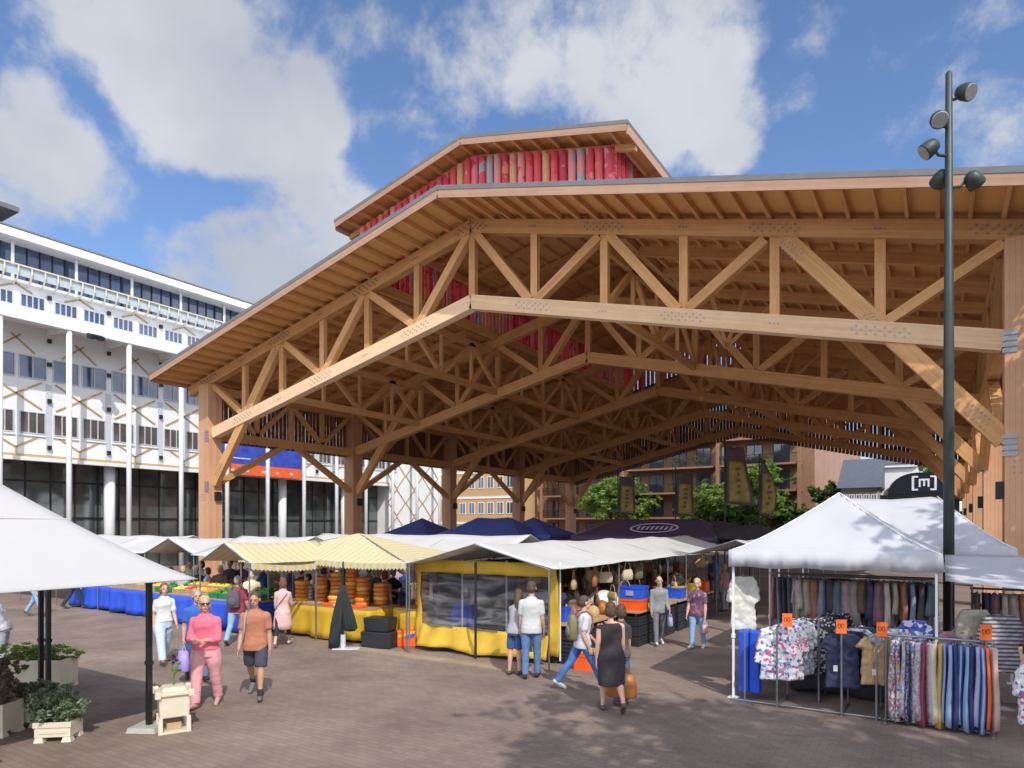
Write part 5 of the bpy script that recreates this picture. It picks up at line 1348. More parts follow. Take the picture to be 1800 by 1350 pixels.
for i, (x, y, z, w, L, mt, lb) in enumerate([(-2.86, 11.9, 2.02, .42, .9, pm[6], 'pale shirt hung at the left front corner of the clothes tent'), (-1.55, 13.3, 1.95, .5, .8, M_sw, 'cream and black broad striped jumper hung inside the clothes tent'),
        (-2.1, 13.4, 1.9, .4, 1.1, pm[2], 'long cream tunic hung inside the clothes tent'), (-2.5, 12.6, 1.0, .55, .5, pm[0], 'grey brown knitted heap at the left inside'), (-.9, 13.2, 1.9, .4, .8, pm[8], 'teal top hung inside the clothes tent'),
        (.75, 12.5, 1.55, .5, .85, M_sw2, 'fine striped knitted top beneath the awning'), (.42, 12.6, 1.6, .42, .9, pm[2], 'tan cardigan beneath the awning'), (.15, 12.5, 1.25, .5, .8, pm[10], 'plum skirt left of the knitted top'),
        (1.3, 12.3, 1.6, .5, .9, mat('magenta_cloth', (.4, .02, .16), .8), 'magenta top at the right edge'), (1.05, 11.35, 1.05, .4, .8, flor, 'flowered blouse cut off by the right edge of the view')]):
    garment_front(x, y, z, w, L, mt, lb, 'hanging_blouse', 'blouse', sleeve=.3, rz=TH*.7, group='single tops hung in the clothes stall')
# orange price cards
M_card2 = mat('orange_card', (.95, .16, .02), .6)
for i, (x, y, z) in enumerate([(-2.05, 11.35, 1.40), (-1.28, 11.35, 1.36), (-.74, 11.35, 1.36), (.52, V1-.05, 1.42), (-1.62, 12.5, 1.28)]):
    o = thing('price_card', ['orange price card above the flowered blouse', 'orange price card above the navy top', 'orange price card above the tan top', 'orange price card at the right end of the front rack', 'small orange price card inside the clothes stall'][i], 'price card', (x, y, z), TH*.8, 'orange price cards')
    m = MB(); m.box((0, 0, 0), (.15, .008, .21)); m.build('card', M_card2, o)
    m = MB(); m.tube([(0, 0, -.24), (0, 0, -.1)], .006, 5); m.build('wire', M_grey, o)
    m = MB()
    for q in range(2): m.tube([(-.03+q*.05+.02*math.cos(t), -.006, .01+.035*math.sin(t)) for t in [2*math.pi*k/8 for k in range(9)]], .004, 4)
    m.build('figures', M_blackm, o)
for i, (x, y) in enumerate([(-1.36, 11.34), (-.84, 11.34)]):
    m = MB((x, y, .72)); m.box((x, y, .72), (.06, .006, .09), TH*.7); tag(m.build('label_tag', M_canvas), ['white paper tag on the navy top', 'white paper tag on the tan top'][i], 'tag')
m = MB((-2.72, 11.42, 0)); m.tube([(-2.72, 11.42, 0), (-2.72, 11.42, 1.2)], .016, 6); m.box((-2.72, 11.42, .01), (.3, .3, .02)); tag(m.build('rail_stand', M_grey), 'steel upright before the blue cloth rolls', 'stand')
X, Y = -.4, 11.45
m = MB((-2.95, 11.42, 0)); m.tube([(-2.95, 11.42, .03), (-.76, 11.42, .03)], .015, 8); tag(m.build('floor_bar', M_grey), 'thin steel bar lying along the front of the clothes stall', 'bar')
# ------------------------------------------------------------------ planters and the cream stand bottom left
def planter(px, py, w, d, h, label, leaf, lh, rz=0, mt=M_cream, n=900, ls=.04, seed=1, feet=True, sp=1, group='planters at the left'):
    X, Y = G(px, py); o = thing('planter', label, 'planter', (X, Y, 0), TH+rz, group)
    f0 = .07 if feet else 0
    m = MB(); t = .025
    m.bx(-w/2, w/2, -d/2, -d/2+t, f0, h); m.bx(-w/2, w/2, d/2-t, d/2, f0, h); m.bx(-w/2, -w/2+t, -d/2+t, d/2-t, f0, h); m.bx(w/2-t, w/2, -d/2+t, d/2-t, f0, h)
    m.bx(-w/2+t, w/2-t, -d/2+t, d/2-t, f0, f0+.02); m.bx(-w/2-.015, w/2+.015, -d/2-.015, -d/2-.002, h-.06, h+.01); m.bx(-w/2+.05, w/2-.05, -d/2-.01, -d/2-.001, f0+.05, f0+.08)
    m.build('box', mt, o)
    if feet:
        for a_ in (-1, 1):
            for c in (-1, 1): m = MB(); m.box((a_*(w/2-.05), c*(d/2-.05), .035), (.12, .12, .07), 0, .7); m.build('foot', mt, o)
    m = MB(); m.bx(-w/2+t, w/2-t, -d/2+t, d/2-t, h-.08, h-.05); m.build('soil', mat('soil', (.05, .035, .025), .95), o)
    rn = random.Random(seed); bl = [(rn.uniform(-w*.4, w*.4)*sp, rn.uniform(-d*.3, d*.3)*sp, h+lh*rn.uniform(.2, .6), w*.27+.06, d*.5, lh*.5) for _ in range(10)]
    leafcloud(bl, n, ls, seed).build('plants', leaf, o); return o
planter(60, 1208, 1.25, .5, .52, 'long cream planter of bright green box plants behind the black poles', M_leafl, .26, 0, n=2600, ls=.035, seed=2)
planter(104, 1298, .44, .36, .26, 'cream footed planter with a pale leaved shrub, nearest the poles', M_leafp, .42, .15, n=8000, ls=.028, seed=3, sp=1.7)
planter(58, 1272, .40, .36, .30, 'brownish cream planter with a grey green shrub left of the nearest one', M_leafp, .36, -.1, n=6500, ls=.03, seed=4, sp=1.5)
planter(2, 1290, .34, .4, .45, 'cream planter cut off by the left edge with a pinkish shrub', leafmat('pink_leaves', (.32, .2, .16), (.14, .14, .08)), .6, 0, n=2400, ls=.04, seed=5)
X, Y = G(305, 1283)
ps = thing('plant_stand', 'cream plastic stand with open base and a drooping flower on top', 'plant stand', (X, Y, 0), TH+.55); ps.scale = (.84, .84, .80)
m = MB()
w = .24
for sx in (-1, 1):
    for sy in (-1, 1): m.box((sx*(w-.03), sy*(w-.03), .14), (.075, .075, .28), 0, .85)
m.bx(-w, w, -w, w, 0.0, .035); m.build('base', M_cream, ps, bevel=.008)
m = MB(); m.box((0, 0, .47), (.44, .44, .40), 0, 1.08); m.build('body', M_cream, ps, bevel=.02)
m = MB(); m.box((0, 0, .69), (.56, .56, .06)); 
for sx in (-1, 1):
    for sy in (-1, 1): m.box((sx*.25, sy*.25, .69), (.09, .09, .12))
m.build('rim', M_cream, ps, bevel=.012)
m = MB(); m.box((0, 0, .75), (.4, .4, .08), 0, .85); m.build('cushion', M_cream, ps, bevel=.03)
m = MB(); m.box((0, 0, .10), (.22, .22, .12)); m.build('brown_block', M_card, ps)
X2, Y2 = X, Y
fw = thing('potted_flower', 'dark purple flower on a bent green stem standing on the cream stand', 'flower', (X2, Y2, .63))
m = MB(); m.tube([(0, 0, 0), (.01, 0, .15), (-.02, 0, .28), (-.06, 0, .36)], .012, 6); m.tube([(0, 0, .12), (.06, .02, .24), (.08, .02, .3)], .008, 6); m.build('stem', M_leafl, fw)
leafcloud([(-.05, 0, .36, .08, .06, .06)], 60, .035, 3).build('blossom', mat('purple_petal', (.10, .02, .08), .6), fw)
leafcloud([(.05, .02, .25, .07, .07, .08)], 40, .03, 4).build('leaves', M_leafl, fw)
X, Y = G(12, 1345); 
lump('flower_bunch', 'lilac bunch at the bottom left corner', 'flowers', X-.2, Y-.1, 0, .10, mat('lilac_petal', (.35, .3, .5), .7), None, 5, 9)
# a few stools / bench under the fruit canopy: dark trestle legs in the shade
# ------------------------------------------------------------------ people
V = Vector
def rx(a): return Matrix.Rotation(a, 3, 'X')
def remesh(o, vs, sm=4):
    md = o.modifiers.new('blend', 'REMESH'); md.mode = 'VOXEL'; md.voxel_size = vs; md.use_smooth_shade = True
    if sm: s2 = o.modifiers.new('soften', 'SMOOTH'); s2.iterations = sm; s2.factor = .5
def limb(mb, pts, rs, n=12, e=True):
    P = []; Q = []
    for i in range(len(pts)-1):
        for q in range(3): t = q/3; P.append(pts[i].lerp(pts[i+1], t)); Q.append(rs[i]*(1-t)+rs[i+1]*t)
    P.append(pts[-1]); Q.append(rs[-1]); mb.tube(P, Q, n)
    if e:
        for p, r_ in ((pts[0], rs[0]), (pts[-1], rs[-1])): mb.ell(p, (r_, r_, r_), None, n, 6)
        for p, r_ in zip(pts[1:-1], rs[1:-1]): mb.ell(p, (r_, r_, r_), None, n, 6)
cloths = {}
def cl(col, rough=.85, pat=None):
    if isinstance(col, bpy.types.Material): return col
    k = tuple(col)
    if k not in cloths: cloths[k] = mat('fabric_%d' % len(cloths), col, rough, 0, .06, 4, .35, 12)
    return cloths[k]
HAIR = {'grey': mat('grey_hair', (.34, .32, .30), .7, 0, .3, 30, .6, 50), 'white': mat('white_hair', (.62, .58, .52), .7, 0, .2, 30, .6, 50), 'brown': mat('brown_hair', (.09, .05, .03), .6, 0, .3, 30, .6, 50),
        'dark': mat('dark_hair', (.02, .016, .014), .55, 0, .3, 30, .6, 50), 'red': mat('reddish_hair', (.20, .07, .045), .6, 0, .3, 30, .6, 50), 'blond': mat('blond_hair', (.50, .38, .20), .65, 0, .3, 30, .6, 50)}
def person(px, py, H, face, label, top=(.5, .5, .5), low=(.1, .15, .3), hair='brown', sex='m', w=1.0, sleeve='short', lower='trousers', legs=((18, 5), (-16, 12)), arms=((8, 8, 15, 0), (-8, 8, 15, 0)),
           lean=3, head=(0, 0), shoe=(.08, .07, .06), skin=M_skin, lng=0, hem=-.10, hero=True, sunglasses=False, pos=None, bald=False, legw=1.0, sock=None, group='people at the market', fingers=True, apron=None):
    """face: 0 looks at the viewer, 90 to the photo's right, 180 away. legs: (swing, knee); arms: (swing, spread, elbow, inward)"""
    X, Y = pos if pos else G(px, py)
    s = H/1.75; fa = R(face); fwd = V((math.sin(fa)*CT+math.cos(fa)*ST, math.sin(fa)*ST-math.cos(fa)*CT, 0))
    rz = math.atan2(-fwd.x, fwd.y)
    vs = (.0085 if hero else .016)
    J = {}
    la = R(lean)
    def up(x, z, y=0): q = rx(-la) @ V((x*w if abs(z) < .47 else x, y, z)); return q
    hw = .088*w
    pts = {}
    low_z = 0; legsj = []
    for i, (sw_, kn) in enumerate(legs):
        sg = 1 if i == 0 else -1                            # 0 = the person's right (local +x)
        hip = V((sg*hw, 0, -.02)); a1 = R(sw_); d1 = V((sg*.02, math.sin(a1), -math.cos(a1)))
        kne = hip+d1*.415; a2 = R(sw_-kn); d2 = V((0, math.sin(a2), -math.cos(a2))); ank = kne+d2*.405
        pitch = R(max(-50, min(20, (sw_-kn)*.8))) if sw_-kn < 0 else R(min(18, (sw_-kn)*.6))
        fd = V((sg*.12, math.cos(pitch), math.sin(pitch))).normalized(); toe = ank+fd*.17+V((0, 0, -.05)); heel = ank-fd*.05+V((0, 0, -.055))
        legsj.append((hip, kne, ank, toe, heel, fd)); low_z = min(low_z, toe.z-.03, heel.z-.025)
    zoff = -low_z
    root = thing('person', label, 'person', (X, Y, zoff*s), rz, group); root.scale = (s, s, s)
    f = 1 if sex == 'm' else .92
    shw = .168*w*f
    def ring(z, a_, b_, y=0, n=18): return [up(a_*math.cos(t), z, y) + (rx(-la) @ V((0, b_*math.sin(t), 0))) for t in [2*math.pi*k/n for k in range(n)]]
    def rg(z, a_, b_, y=0, n=18, flat=.8):
        r_ = []
        for k in range(n):
            t = 2*math.pi*k/n; c, s_ = math.cos(t), math.sin(t)
            r_.append(rx(-la) @ V((w*a_*math.copysign(abs(c)**flat, c), y+b_*math.copysign(abs(s_)**flat, s_)*(.5+.5*w), z)))
        return r_
    hipw = .158 if sex == 'm' else .168
    wst = .145 if sex == 'm' else .128
    chy = .0
    def torso(mb, g=0, z0=-.12, z1=.52, flare=0):
        st = [(-.12, hipw*.92, .105), (-.02, hipw, .118), (.08, wst+.012, .105), (.17, wst, .10), (.27, wst+.014, .108), (.36, .158*f, .116), (.41, .158*f, .108), (.45, .142*f, .095), (.48, .112*f, .08), (.505, .084, .068), (.535, .064, .056), (.55, .055, .05)]
        r_ = []
        for z, a_, b_ in st:
            if z0-.03 <= z <= z1: 
                gg = g+flare*max(0, (.1-z))*.6
                r_.append(rg(max(z, z0), a_+gg, b_+gg, .012 if z > .3 and sex == 'f' else 0))
        mb.loft(r_)
    arm = []
    for i, (sw_, ab, el, inn) in enumerate(arms):
        ab = ab*.55
        sg = 1 if i == 0 else -1
        sh = rx(-la) @ V((sg*shw*.98, 0, .418))
        a1 = R(sw_); b1 = R(ab); d1 = V((sg*math.sin(b1), math.sin(a1)*math.cos(b1), -math.cos(a1)*math.cos(b1)))
        elb = sh+d1*.285; a2 = R(sw_+el); d2 = V((sg*math.sin(b1)*.6, math.sin(a2), -math.cos(a2))).normalized()
        d2 = (Matrix.Rotation(R(inn)*sg, 3, 'Z') @ d2).normalized(); wr = elb+d2*.25
        arm.append((sh, elb, wr, d2, sg))
    # head
    nb = rx(-la) @ V((0, 0, .535)); hy, hp = R(head[0]), R(head[1])
    HR = Matrix.Rotation(hy, 3, 'Z') @ rx(hp); hc = nb+V((0, math.sin(la)*.2+.012, .150))
    hp_ = lambda x, y, z: hc+HR @ V((x*1.06, y*1.06, z*1.06))
    mb = MB(); torso(mb)
    limb(mb, [rx(-la) @ V((0, -.005, .47)), nb, hc+V((0, -.01, -.06))], [.062*f, .052*f, .05*f])
    mb.ell(hp_(0, -.008, .025), (.076, .096, .098), HR, 16, 12); mb.ell(hp_(0, .022, -.045), (.056, .066, .07), HR, 14, 10); mb.ell(hp_(0, .05, -.088), (.03, .03, .025), HR)
    mb.tube([hp_(0, .082, .02), hp_(0, .102, -.018), hp_(0, .092, -.03)], [.009, .017, .012], 8)
    mb.ell(hp_(0, .076, .032), (.05, .014, .012), HR); mb.ell(hp_(0, .083, -.055), (.025, .012, .012), HR)
    for sg in (-1, 1): mb.ell(hp_(sg*.077, -.005, -.005), (.012, .02, .032), HR)
    for (sh, elb, wr, d2, sg) in arm:
        limb(mb, [rx(-la) @ V((sg*shw*.55, 0, .43)), sh, sh.lerp(elb, .4), elb, elb.lerp(wr, .3), wr], [.062*f*w, .056*f*w, .05*f*w, .038*f*w, .042*f*w, .026*f])
        # hand: palm, four curled fingers of different length, thumb leaving the side of the palm
        side = V((sg, 0, 0)); pn_ = d2.cross(V((0, 1, 0)) if abs(d2.y) < .8 else V((0, 0, 1))).normalized()
        nrm = V((-sg, 0, 0)) - d2*V((-sg, 0, 0)).dot(d2); nrm = nrm.normalized() if nrm.length > .05 else V((0, 0, -1))   # palm faces the thigh
        acr = d2.cross(nrm).normalized()*( -sg)
        if acr.y < 0 and abs(acr.y) > .3: acr = -acr
        pc = wr+d2*.045
        mb.loft([[wr+d2*q+acr*(a_*math.cos(t))+nrm*(b_*math.sin(t)) for t in [2*math.pi*k/10 for k in range(10)]] for q, a_, b_ in ((-.01, .026, .020), (.03, .037, .017), (.075, .041, .015), (.092, .038, .012))])
        if fingers and hero:
            for fi, (off, ln) in enumerate(((.030, .070), (.010, .078), (-.011, .072), (-.031, .058))):
                p0 = wr+d2*.082+acr*off; p1 = p0+(d2*.93+nrm*.3+acr*off*1.2)*ln*.5; p2 = p1+(d2*.72+nrm*.7)*ln*.32; p3 = p2+(d2*.4+nrm*.9)*ln*.24
                mb.tube([p0, p1, p2, p3], [.0095, .009, .0085, .0075], 7)
            p0 = wr+d2*.02+acr*.028; p1 = p0+(acr*.75+d2*.6+nrm*.35)*.036; p2 = p1+(acr*.25+d2*.9+nrm*.35)*.028; mb.tube([p0, p1, p2], [.012, .0105, .009], 7)
        else: mb.ell(wr+d2*.11, (.02, .03, .05), None, 8, 6)
    for (hip, kne, ank, toe, heel, fd) in legsj:
        limb(mb, [hip, hip.lerp(kne, .35), kne, kne.lerp(ank, .28), kne.lerp(ank, .7), ank], [.088*w, .08*w, .054, .057, .038, .034])
        limb(mb, [heel+V((0, 0, .01)), toe.lerp(heel, .4), toe], [.03, .034, .026])
    b = mb.build('body', skin, root, smooth=True); remesh(b, vs, 3)
    # face
    if hero or face < 100 or face > 260:
        m = MB()
        if not sunglasses:
            for sg in (-1, 1): m.ell(hp_(sg*.031, .080, .012), (.010, .008, .0045), HR, 8, 6)
            m.build('eyes', M_eye, root, smooth=True)
        m = MB(); m.ell(hp_(0, .094, -.055), (.022, .007, .006), HR, 10, 6); m.build('mouth', M_lip, root, smooth=True)
    if sunglasses:
        m = MB()
        for sg in (-1, 1): m.ell(hp_(sg*.034, .092, .012), (.028, .010, .021), HR, 12, 8); m.tube([hp_(sg*.06, .09, .016), hp_(sg*.08, 0, .012)], .004, 5)
        m.tube([hp_(-.01, .098, .018), hp_(.01, .098, .018)], .004, 5); m.build('sunglasses', M_eye, root, smooth=True)
    # hair
    if not bald:
        m = MB(); m.ell(hp_(0, -.022, .045), (.086, .098, .092), HR, 18, 12); m.ell(hp_(0, -.05, -.005), (.083, .072, .085), HR, 16, 10)
        if sex == 'f' or lng: m.ell(hp_(.055, -.03, -.02), (.04, .06, .085), HR); m.ell(hp_(-.055, -.03, -.02), (.04, .06, .085), HR); m.ell(hp_(0, -.06, -.03), (.08, .06, .09), HR)
        if lng: limb(m, [hp_(0, -.06, -.02), hp_(0, -.075, -.14), hp_(0, -.07, -.14-lng)], [.08, .08, .05])
        m2 = m.build('hair', HAIR[hair], root, smooth=True); remesh(m2, vs*1.3, 1)
    else:
        m = MB(); m.ell(hp_(0, -.055, -.02), (.082, .058, .05), HR, 16, 10); m2 = m.build('hair', HAIR[hair], root, smooth=True)
    # top
    tm = cl(top); m = MB(); torso(m, .014, hem, (.49 if sleeve == 'none' else .54), .2 if hem < -.05 else .05)
    if lower == 'dress':
        zk = -.50; m.loft([rg(.05, hipw+.01, .125), rg(-.08, hipw+.035, .14), rg(-.25, hipw+.025, .15), rg(zk, hipw+.01, .16)])
    if sleeve:
        for (sh, elb, wr, d2, sg) in arm:
            q = {'short': .62, 'long': 2, 'none': .0, 'three': 1.4}[sleeve]
            st_ = rx(-la) @ V((sg*shw*.5, 0, .435))
            if sleeve == 'none': limb(m, [st_, sh+V((0, 0, -.005))], [.062*f*w, .058*f*w])
            elif q < 1: limb(m, [st_, sh, sh.lerp(elb, q)], [.066*f*w, .066*f*w, .066*f*w])
            elif q < 2: limb(m, [st_, sh, elb, elb.lerp(wr, .4)], [.066*f*w, .064*f*w, .056*f*w, .052*f*w])
            else: limb(m, [st_, sh, elb, elb.lerp(wr, .55), wr], [.066*f*w, .064*f*w, .058*f*w, .052*f*w, .042*f])
    t_ = m.build({'dress': 'dress'}.get(lower, 'shirt'), tm, root, smooth=True); remesh(t_, vs*1.35, 3)
    tx = bpy.data.textures.get('creases') or bpy.data.textures.new('creases', 'CLOUDS'); tx.noise_scale = .13
    dm = t_.modifiers.new('creases', 'DISPLACE'); dm.texture = tx; dm.strength = .02; dm.mid_level = .5
    # lower
    if lower in ('trousers', 'shorts', 'leggings'):
        m = MB(); g = .012
        m.loft([rg(-.14, hipw*.86+g, .11+g), rg(-.03, hipw+g*.7, .118+g*.6), rg(.06, wst+.016+g*.3, .108+g*.4)])
        for (hip, kne, ank, toe, heel, fd) in legsj:
            if lower == 'trousers': limb(m, [hip+V((0, 0, .01)), hip.lerp(kne, .4), kne, kne.lerp(ank, .5), ank+V((0, 0, -.015))], [.098*w, .092*w*legw, .070*legw, .064*legw, .062*legw], e=False)
            elif lower == 'leggings': limb(m, [hip, hip.lerp(kne, .4), kne, kne.lerp(ank, .35), kne.lerp(ank, .62)], [.094*w, .086*w, .06, .062, .052], e=False)
            else: limb(m, [hip+V((0, 0, .01)), hip.lerp(kne, .4), hip.lerp(kne, .92)], [.10*w, .098*w, .093*w], e=False)
        l_ = m.build({'trousers': 'trousers', 'shorts': 'shorts', 'leggings': 'leggings'}[lower], cl(low), root, smooth=True); remesh(l_, vs*1.35, 2)
        dm = l_.modifiers.new('creases', 'DISPLACE'); dm.texture = tx; dm.strength = .02; dm.mid_level = .5
    elif lower == 'skirt':
        m = MB(); m.loft([rg(.07, wst+.02, .115), rg(-.05, hipw+.02, .135), rg(-.25, hipw+.02, .145), rg(-.48, hipw+.0, .15)]); l_ = m.build('skirt', cl(low), root, smooth=True); remesh(l_, vs*1.35, 2)
    for (hip, kne, ank, toe, heel, fd) in legsj:
        m = MB(); limb(m, [heel+V((0, 0, .015)), heel.lerp(toe, .5)+V((0, 0, .004)), toe+fd*.02], [.042, .043, .034]); m.ell(ank+V((0, 0, -.03)), (.042, .05, .035))
        s_ = m.build('shoe', cl(shoe, .5), root, smooth=True); remesh(s_, .011 if hero else .016, 2)
        if sock: m = MB(); limb(m, [ank+V((0, 0, -.02)), ank.lerp(kne, .22)], [.042, .044], e=False); m.build('sock', cl(sock), root, smooth=True)
    root['_rz'] = rz
    J.update(root=root, s=s, z=zoff*s, rz=rz, arm=arm, X=X, Y=Y, la=la, fwd=fwd, shw=shw)
    return J
def worldpt(J, p):
    q = Matrix.Rotation(J['rz'], 3, 'Z') @ (V(p)*J['s']); return V((J['X']+q.x, J['Y']+q.y, J['z']+q.z))
def backpack(J, mt, label, h=.40, w=.28, d=.14, z=.24, strap=None):
    p = worldpt(J, rx(-J['la']) @ V((0, -.13-d/2, z))); o = thing('backpack', label, 'backpack', p, J['rz'])
    m = MB(); rings = []
    for zz, k in ((-.5, .8), (-.42, 1), (.1, 1), (.4, .85), (.5, .5)):
        rings.append([(w/2*k*math.copysign(abs(math.cos(t))**.6, math.cos(t)), d/2*k*math.copysign(abs(math.sin(t))**.6, math.sin(t)), h*zz) for t in [2*math.pi*i/20 for i in range(20)]])
    m.loft(rings).build('bag', mt, o, smooth=True)
    m = MB(); m.ell((0, -d*.5, -h*.15), (w*.36, .04, h*.24)); m.build('pocket', mt, o, smooth=True)
    for sg in (-1, 1): m = MB(); x = sg*w*.34; m.tube([(x, d*.4, h*.42), (x, d*.5+.06, h*.62), (x, d*.5+.17, h*.66), (x*1.1, d*.5+.265, h*.45), (x*1.25, d*.5+.27, h*.1), (x*1.45, d*.5+.2, -h*.25)], .014, 6); m.build('strap', strap or mt, o, smooth=True)
    return o
def handheld(J, side, kind, mt, label, sz=.32, hmul=1.0, cat='bag', turn=0):
    sh, el, wr, d2, sg = J['arm'][side]; p = worldpt(J, wr+d2*.10); o = thing(kind, label, cat, (p.x, p.y, p.z-.02), J['rz']+turn)
    m = MB(); rings = []; dr = .16 if kind != 'plastic_bag' else .08; h = sz*hmul
    for zz, k in ((0, .3), (-.06, .8), (-.5, .98), (-.95, 1), (-1, .9)):
        rings.append([(.28*sz*k*math.sin(t), sz*.55*k*math.copysign(abs(math.cos(t))**.6, math.cos(t)), -dr+h*zz) for t in [2*math.pi*i/18 for i in range(18)]])
    b = m.loft(rings).build('bag_body', mt, o, smooth=True)
    for q in (-1, 1): m = MB(); m.tube([(q*.04, -.10*sz/.3, -dr-.03), (q*.02, -.05, -.03), (0, 0, .0), (q*.02, .05, -.03), (q*.04, .10*sz/.3, -dr-.03)], .008, 6); m.build('handle', mt, o)
    return o
WALK = ((22, 4), (-18, 16)); WALK2 = ((-16, 18), (22, 3)); STAND = ((3, 2), (-3, 3))
JEANS = (.10, .19, .36); LJEANS = (.26, .40, .58)
# --- foreground, left
J = person(288, 1166, 1.72, 40, 'person in white tee and pale blue trousers walking right, leftmost behind the black pole', (.72, .73, .75), (.50, .60, .72), 'red', 'f', 1.0, 'short', legs=((24, 3), (-20, 12)), arms=((-15, 10, 20, 0), (15, 10, 20, 0)), shoe=(.35, .14, .09), hem=.0, legw=1.25)
J = person(345, 1196, 1.73, 35, 'person in blue polo carrying a lilac bag, half hidden behind the pink clad one', (.04, .13, .48), (.09, .16, .28), 'grey', 'm', 1.05, 'short', legs=WALK2, arms=((-5, 12, 12, 0), (8, 8, 25, 0)), shoe=(.03, .03, .03), lean=5)
handheld(J, 0, 'plastic_bag', mat('lilac_bag', (.38, .32, .75), .5), 'lilac plastic bag hanging from the hand of the one in blue', .34, 1.1)
J = person(362, 1242, 1.78, 5, 'woman in pink top, pale pink trousers and sunglasses with clasped hands', (.78, .17, .25), (.72, .34, .36), 'blond', 'f', 1.14, 'three', legs=((12, 2), (-12, 10)), arms=((12, 14, 78, 48), (12, 14, 78, 48)), shoe=(.55, .32, .26), sunglasses=True, head=(25, 0), legw=1.22, hem=-.02)
J = person(449, 1226, 1.82, 12, 'man in terracotta tee, dark shorts and grey trainers walking towards the viewer', (.44, .18, .105), (.055, .055, .085), 'brown', 'm', 1.05, 'short', 'shorts', legs=((-20, 22), (16, 3)), arms=((8, 12, 22, 0), (-6, 14, 18, 0)), shoe=(.13, .16, .15), sock=(.03, .03, .035), head=(-8, -8), hem=-.12, skin=M_skin2)
o = thing('shoulder_strap', 'grey bag strap over the shoulder of the man in terracotta tee', 'strap', (J['X'], J['Y'], 0), J['rz']); m = MB(); k_ = J['s']; z_ = J['z']
m.tube([(-.0+.12*k_, -.12*k_, z_+.40*k_), (.13*k_, .0, z_+.51*k_), (.135*k_, .13*k_, z_+.42*k_), (.15*k_, .145*k_, z_+.2*k_), (.17*k_, .11*k_, z_+.05*k_), (.18*k_, -.02*k_, z_)], .016, 6); m.build('band', cl((.3, .33, .33)), o, smooth=True)
J = person(417, 1133, 1.70, 175, 'person in maroon shirt with a dark backpack seen from behind', (.30, .045, .075), LJEANS, 'grey', 'm', 1.15, 'short', legs=WALK, arms=((-5, 20, 30, 0), (15, 12, 60, 0)), skin=M_skin2)
backpack(J, cl((.10, .095, .12)), 'dark grey backpack on the maroon shirt', .42, .32, .16)
J = person(443, 1108, 1.66, 200, 'white haired person in cream top behind the maroon shirted one', (.72, .62, .46), (.3, .3, .33), 'white', 'm', 1.1, 'short', hero=True, legs=STAND)
J = person(497, 1136, 1.66, 185, 'woman in long pale pink tunic and black leggings with a shoulder strap', (.66, .42, .40), (.02, .02, .03), 'red', 'f', 1.02, 'three', 'leggings', legs=WALK, arms=((25, 8, 60, 0), (5, 8, 25, 0)), hem=-.12, shoe=(.5, .48, .46))
m = MB()
o = thing('tunic_skirt', 'pale pink lower tunic', 'tunic', (0, 0, 0)) if 0 else None
rt = J['root']; m = MB(); m.loft([[V((.2*math.cos(t)*q, .16*math.sin(t)*q, z)) for t in [2*math.pi*k/20 for k in range(20)]] for z, q in ((.02, .9), (-.15, 1.05), (-.34, 1.15), (-.47, 1.2))]); m.build('tunic_hem', cl((.66, .42, .40)), rt, smooth=True)
m = MB(); m.tube([(.13, -.09, .43), (.04, -.155, .3), (-.1, -.15, .12), (-.2, -.05, -.05)], .009, 6); m.build('bag_strap', M_blackm, rt)
# --- centre
J = person(905, 1186, 1.66, 150, 'woman with long brown hair beside the plastic wall, next to the man in grey tee', (.34, .34, .36), (.04, .08, .22), 'brown', 'f', .9, 'short', 'shorts', legs=STAND, arms=((25, 8, 60, 10), (15, 8, 50, 0)), lng=.12, lean=12, head=(20, -15), skin=M_skin)
handheld(J, 0, 'cloth_bag', cl((.33, .32, .34)), 'grey cloth bag held by the woman with long brown hair', .38, 1.1)
J = person(934, 1192, 1.84, 172, 'man in pale grey tee and blue jeans standing with his back to the viewer', (.52, .53, .52), (.10, .19, .36), 'brown', 'm', 1.02, 'short', legs=((7, 2), (-5, 2)), arms=((4, 9, 22, 0), (2, 9, 16, 0)), shoe=(.03, .03, .035), hem=-.13)
J = person(0, 0, 1.72, 20, 'vendor in blue vest shirt with white sleeves behind the near counter', (.22, .30, .44), (.08, .17, .38), 'brown', 'm', 1.0, 'short', legs=STAND, arms=((20, 8, 70, 25), (25, 8, 75, 25)), head=(20, -15), pos=G(978, 1150), skin=M_skin2)
J = person(1024, 1212, 1.72, 100, 'man in pale checked shirt and jeans striding right with a khaki backpack', (.58, .56, .60), (.07, .16, .40), 'brown', 'm', 1.05, 'short', legs=((26, 2), (-28, 10)), arms=((-12, 10, 35, 0), (16, 10, 30, 0)), shoe=(.5, .5, .52), hem=-.13)
backpack(J, cl((.20, .18, .10)), 'khaki backpack on the striding man', .44, .28, .15, strap=cl((.25, .1, .08)))
J = person(1074, 1250, 1.72, 186, 'woman in black sleeveless dress walking away with a tan handbag', (.035, .03, .034), (.03, .03, .03), 'brown', 'f', 1.14, 'none', 'dress', legs=((-10, 34), (9, 3)), arms=((8, 12, 22, 0), (-5, 14, 6, 0)), shoe=(.10, .08, .075), skin=M_skin)
HB = mat('tan_leather', (.42, .16, .035), .4, 0, .15, 8)
handheld(J, 0, 'handbag', HB, 'tan leather handbag carried by the woman in black', .46, .85, turn=1.1)
J = person(1106, 1246, 1.62, 180, 'person in blue jeans walking just ahead, almost hidden by the woman in black', (.10, .09, .10), (.07, .15, .28), 'brown', 'f', .85, 'short', legs=STAND, shoe=(.2, .05, .05), pos=G(1092, 1238))
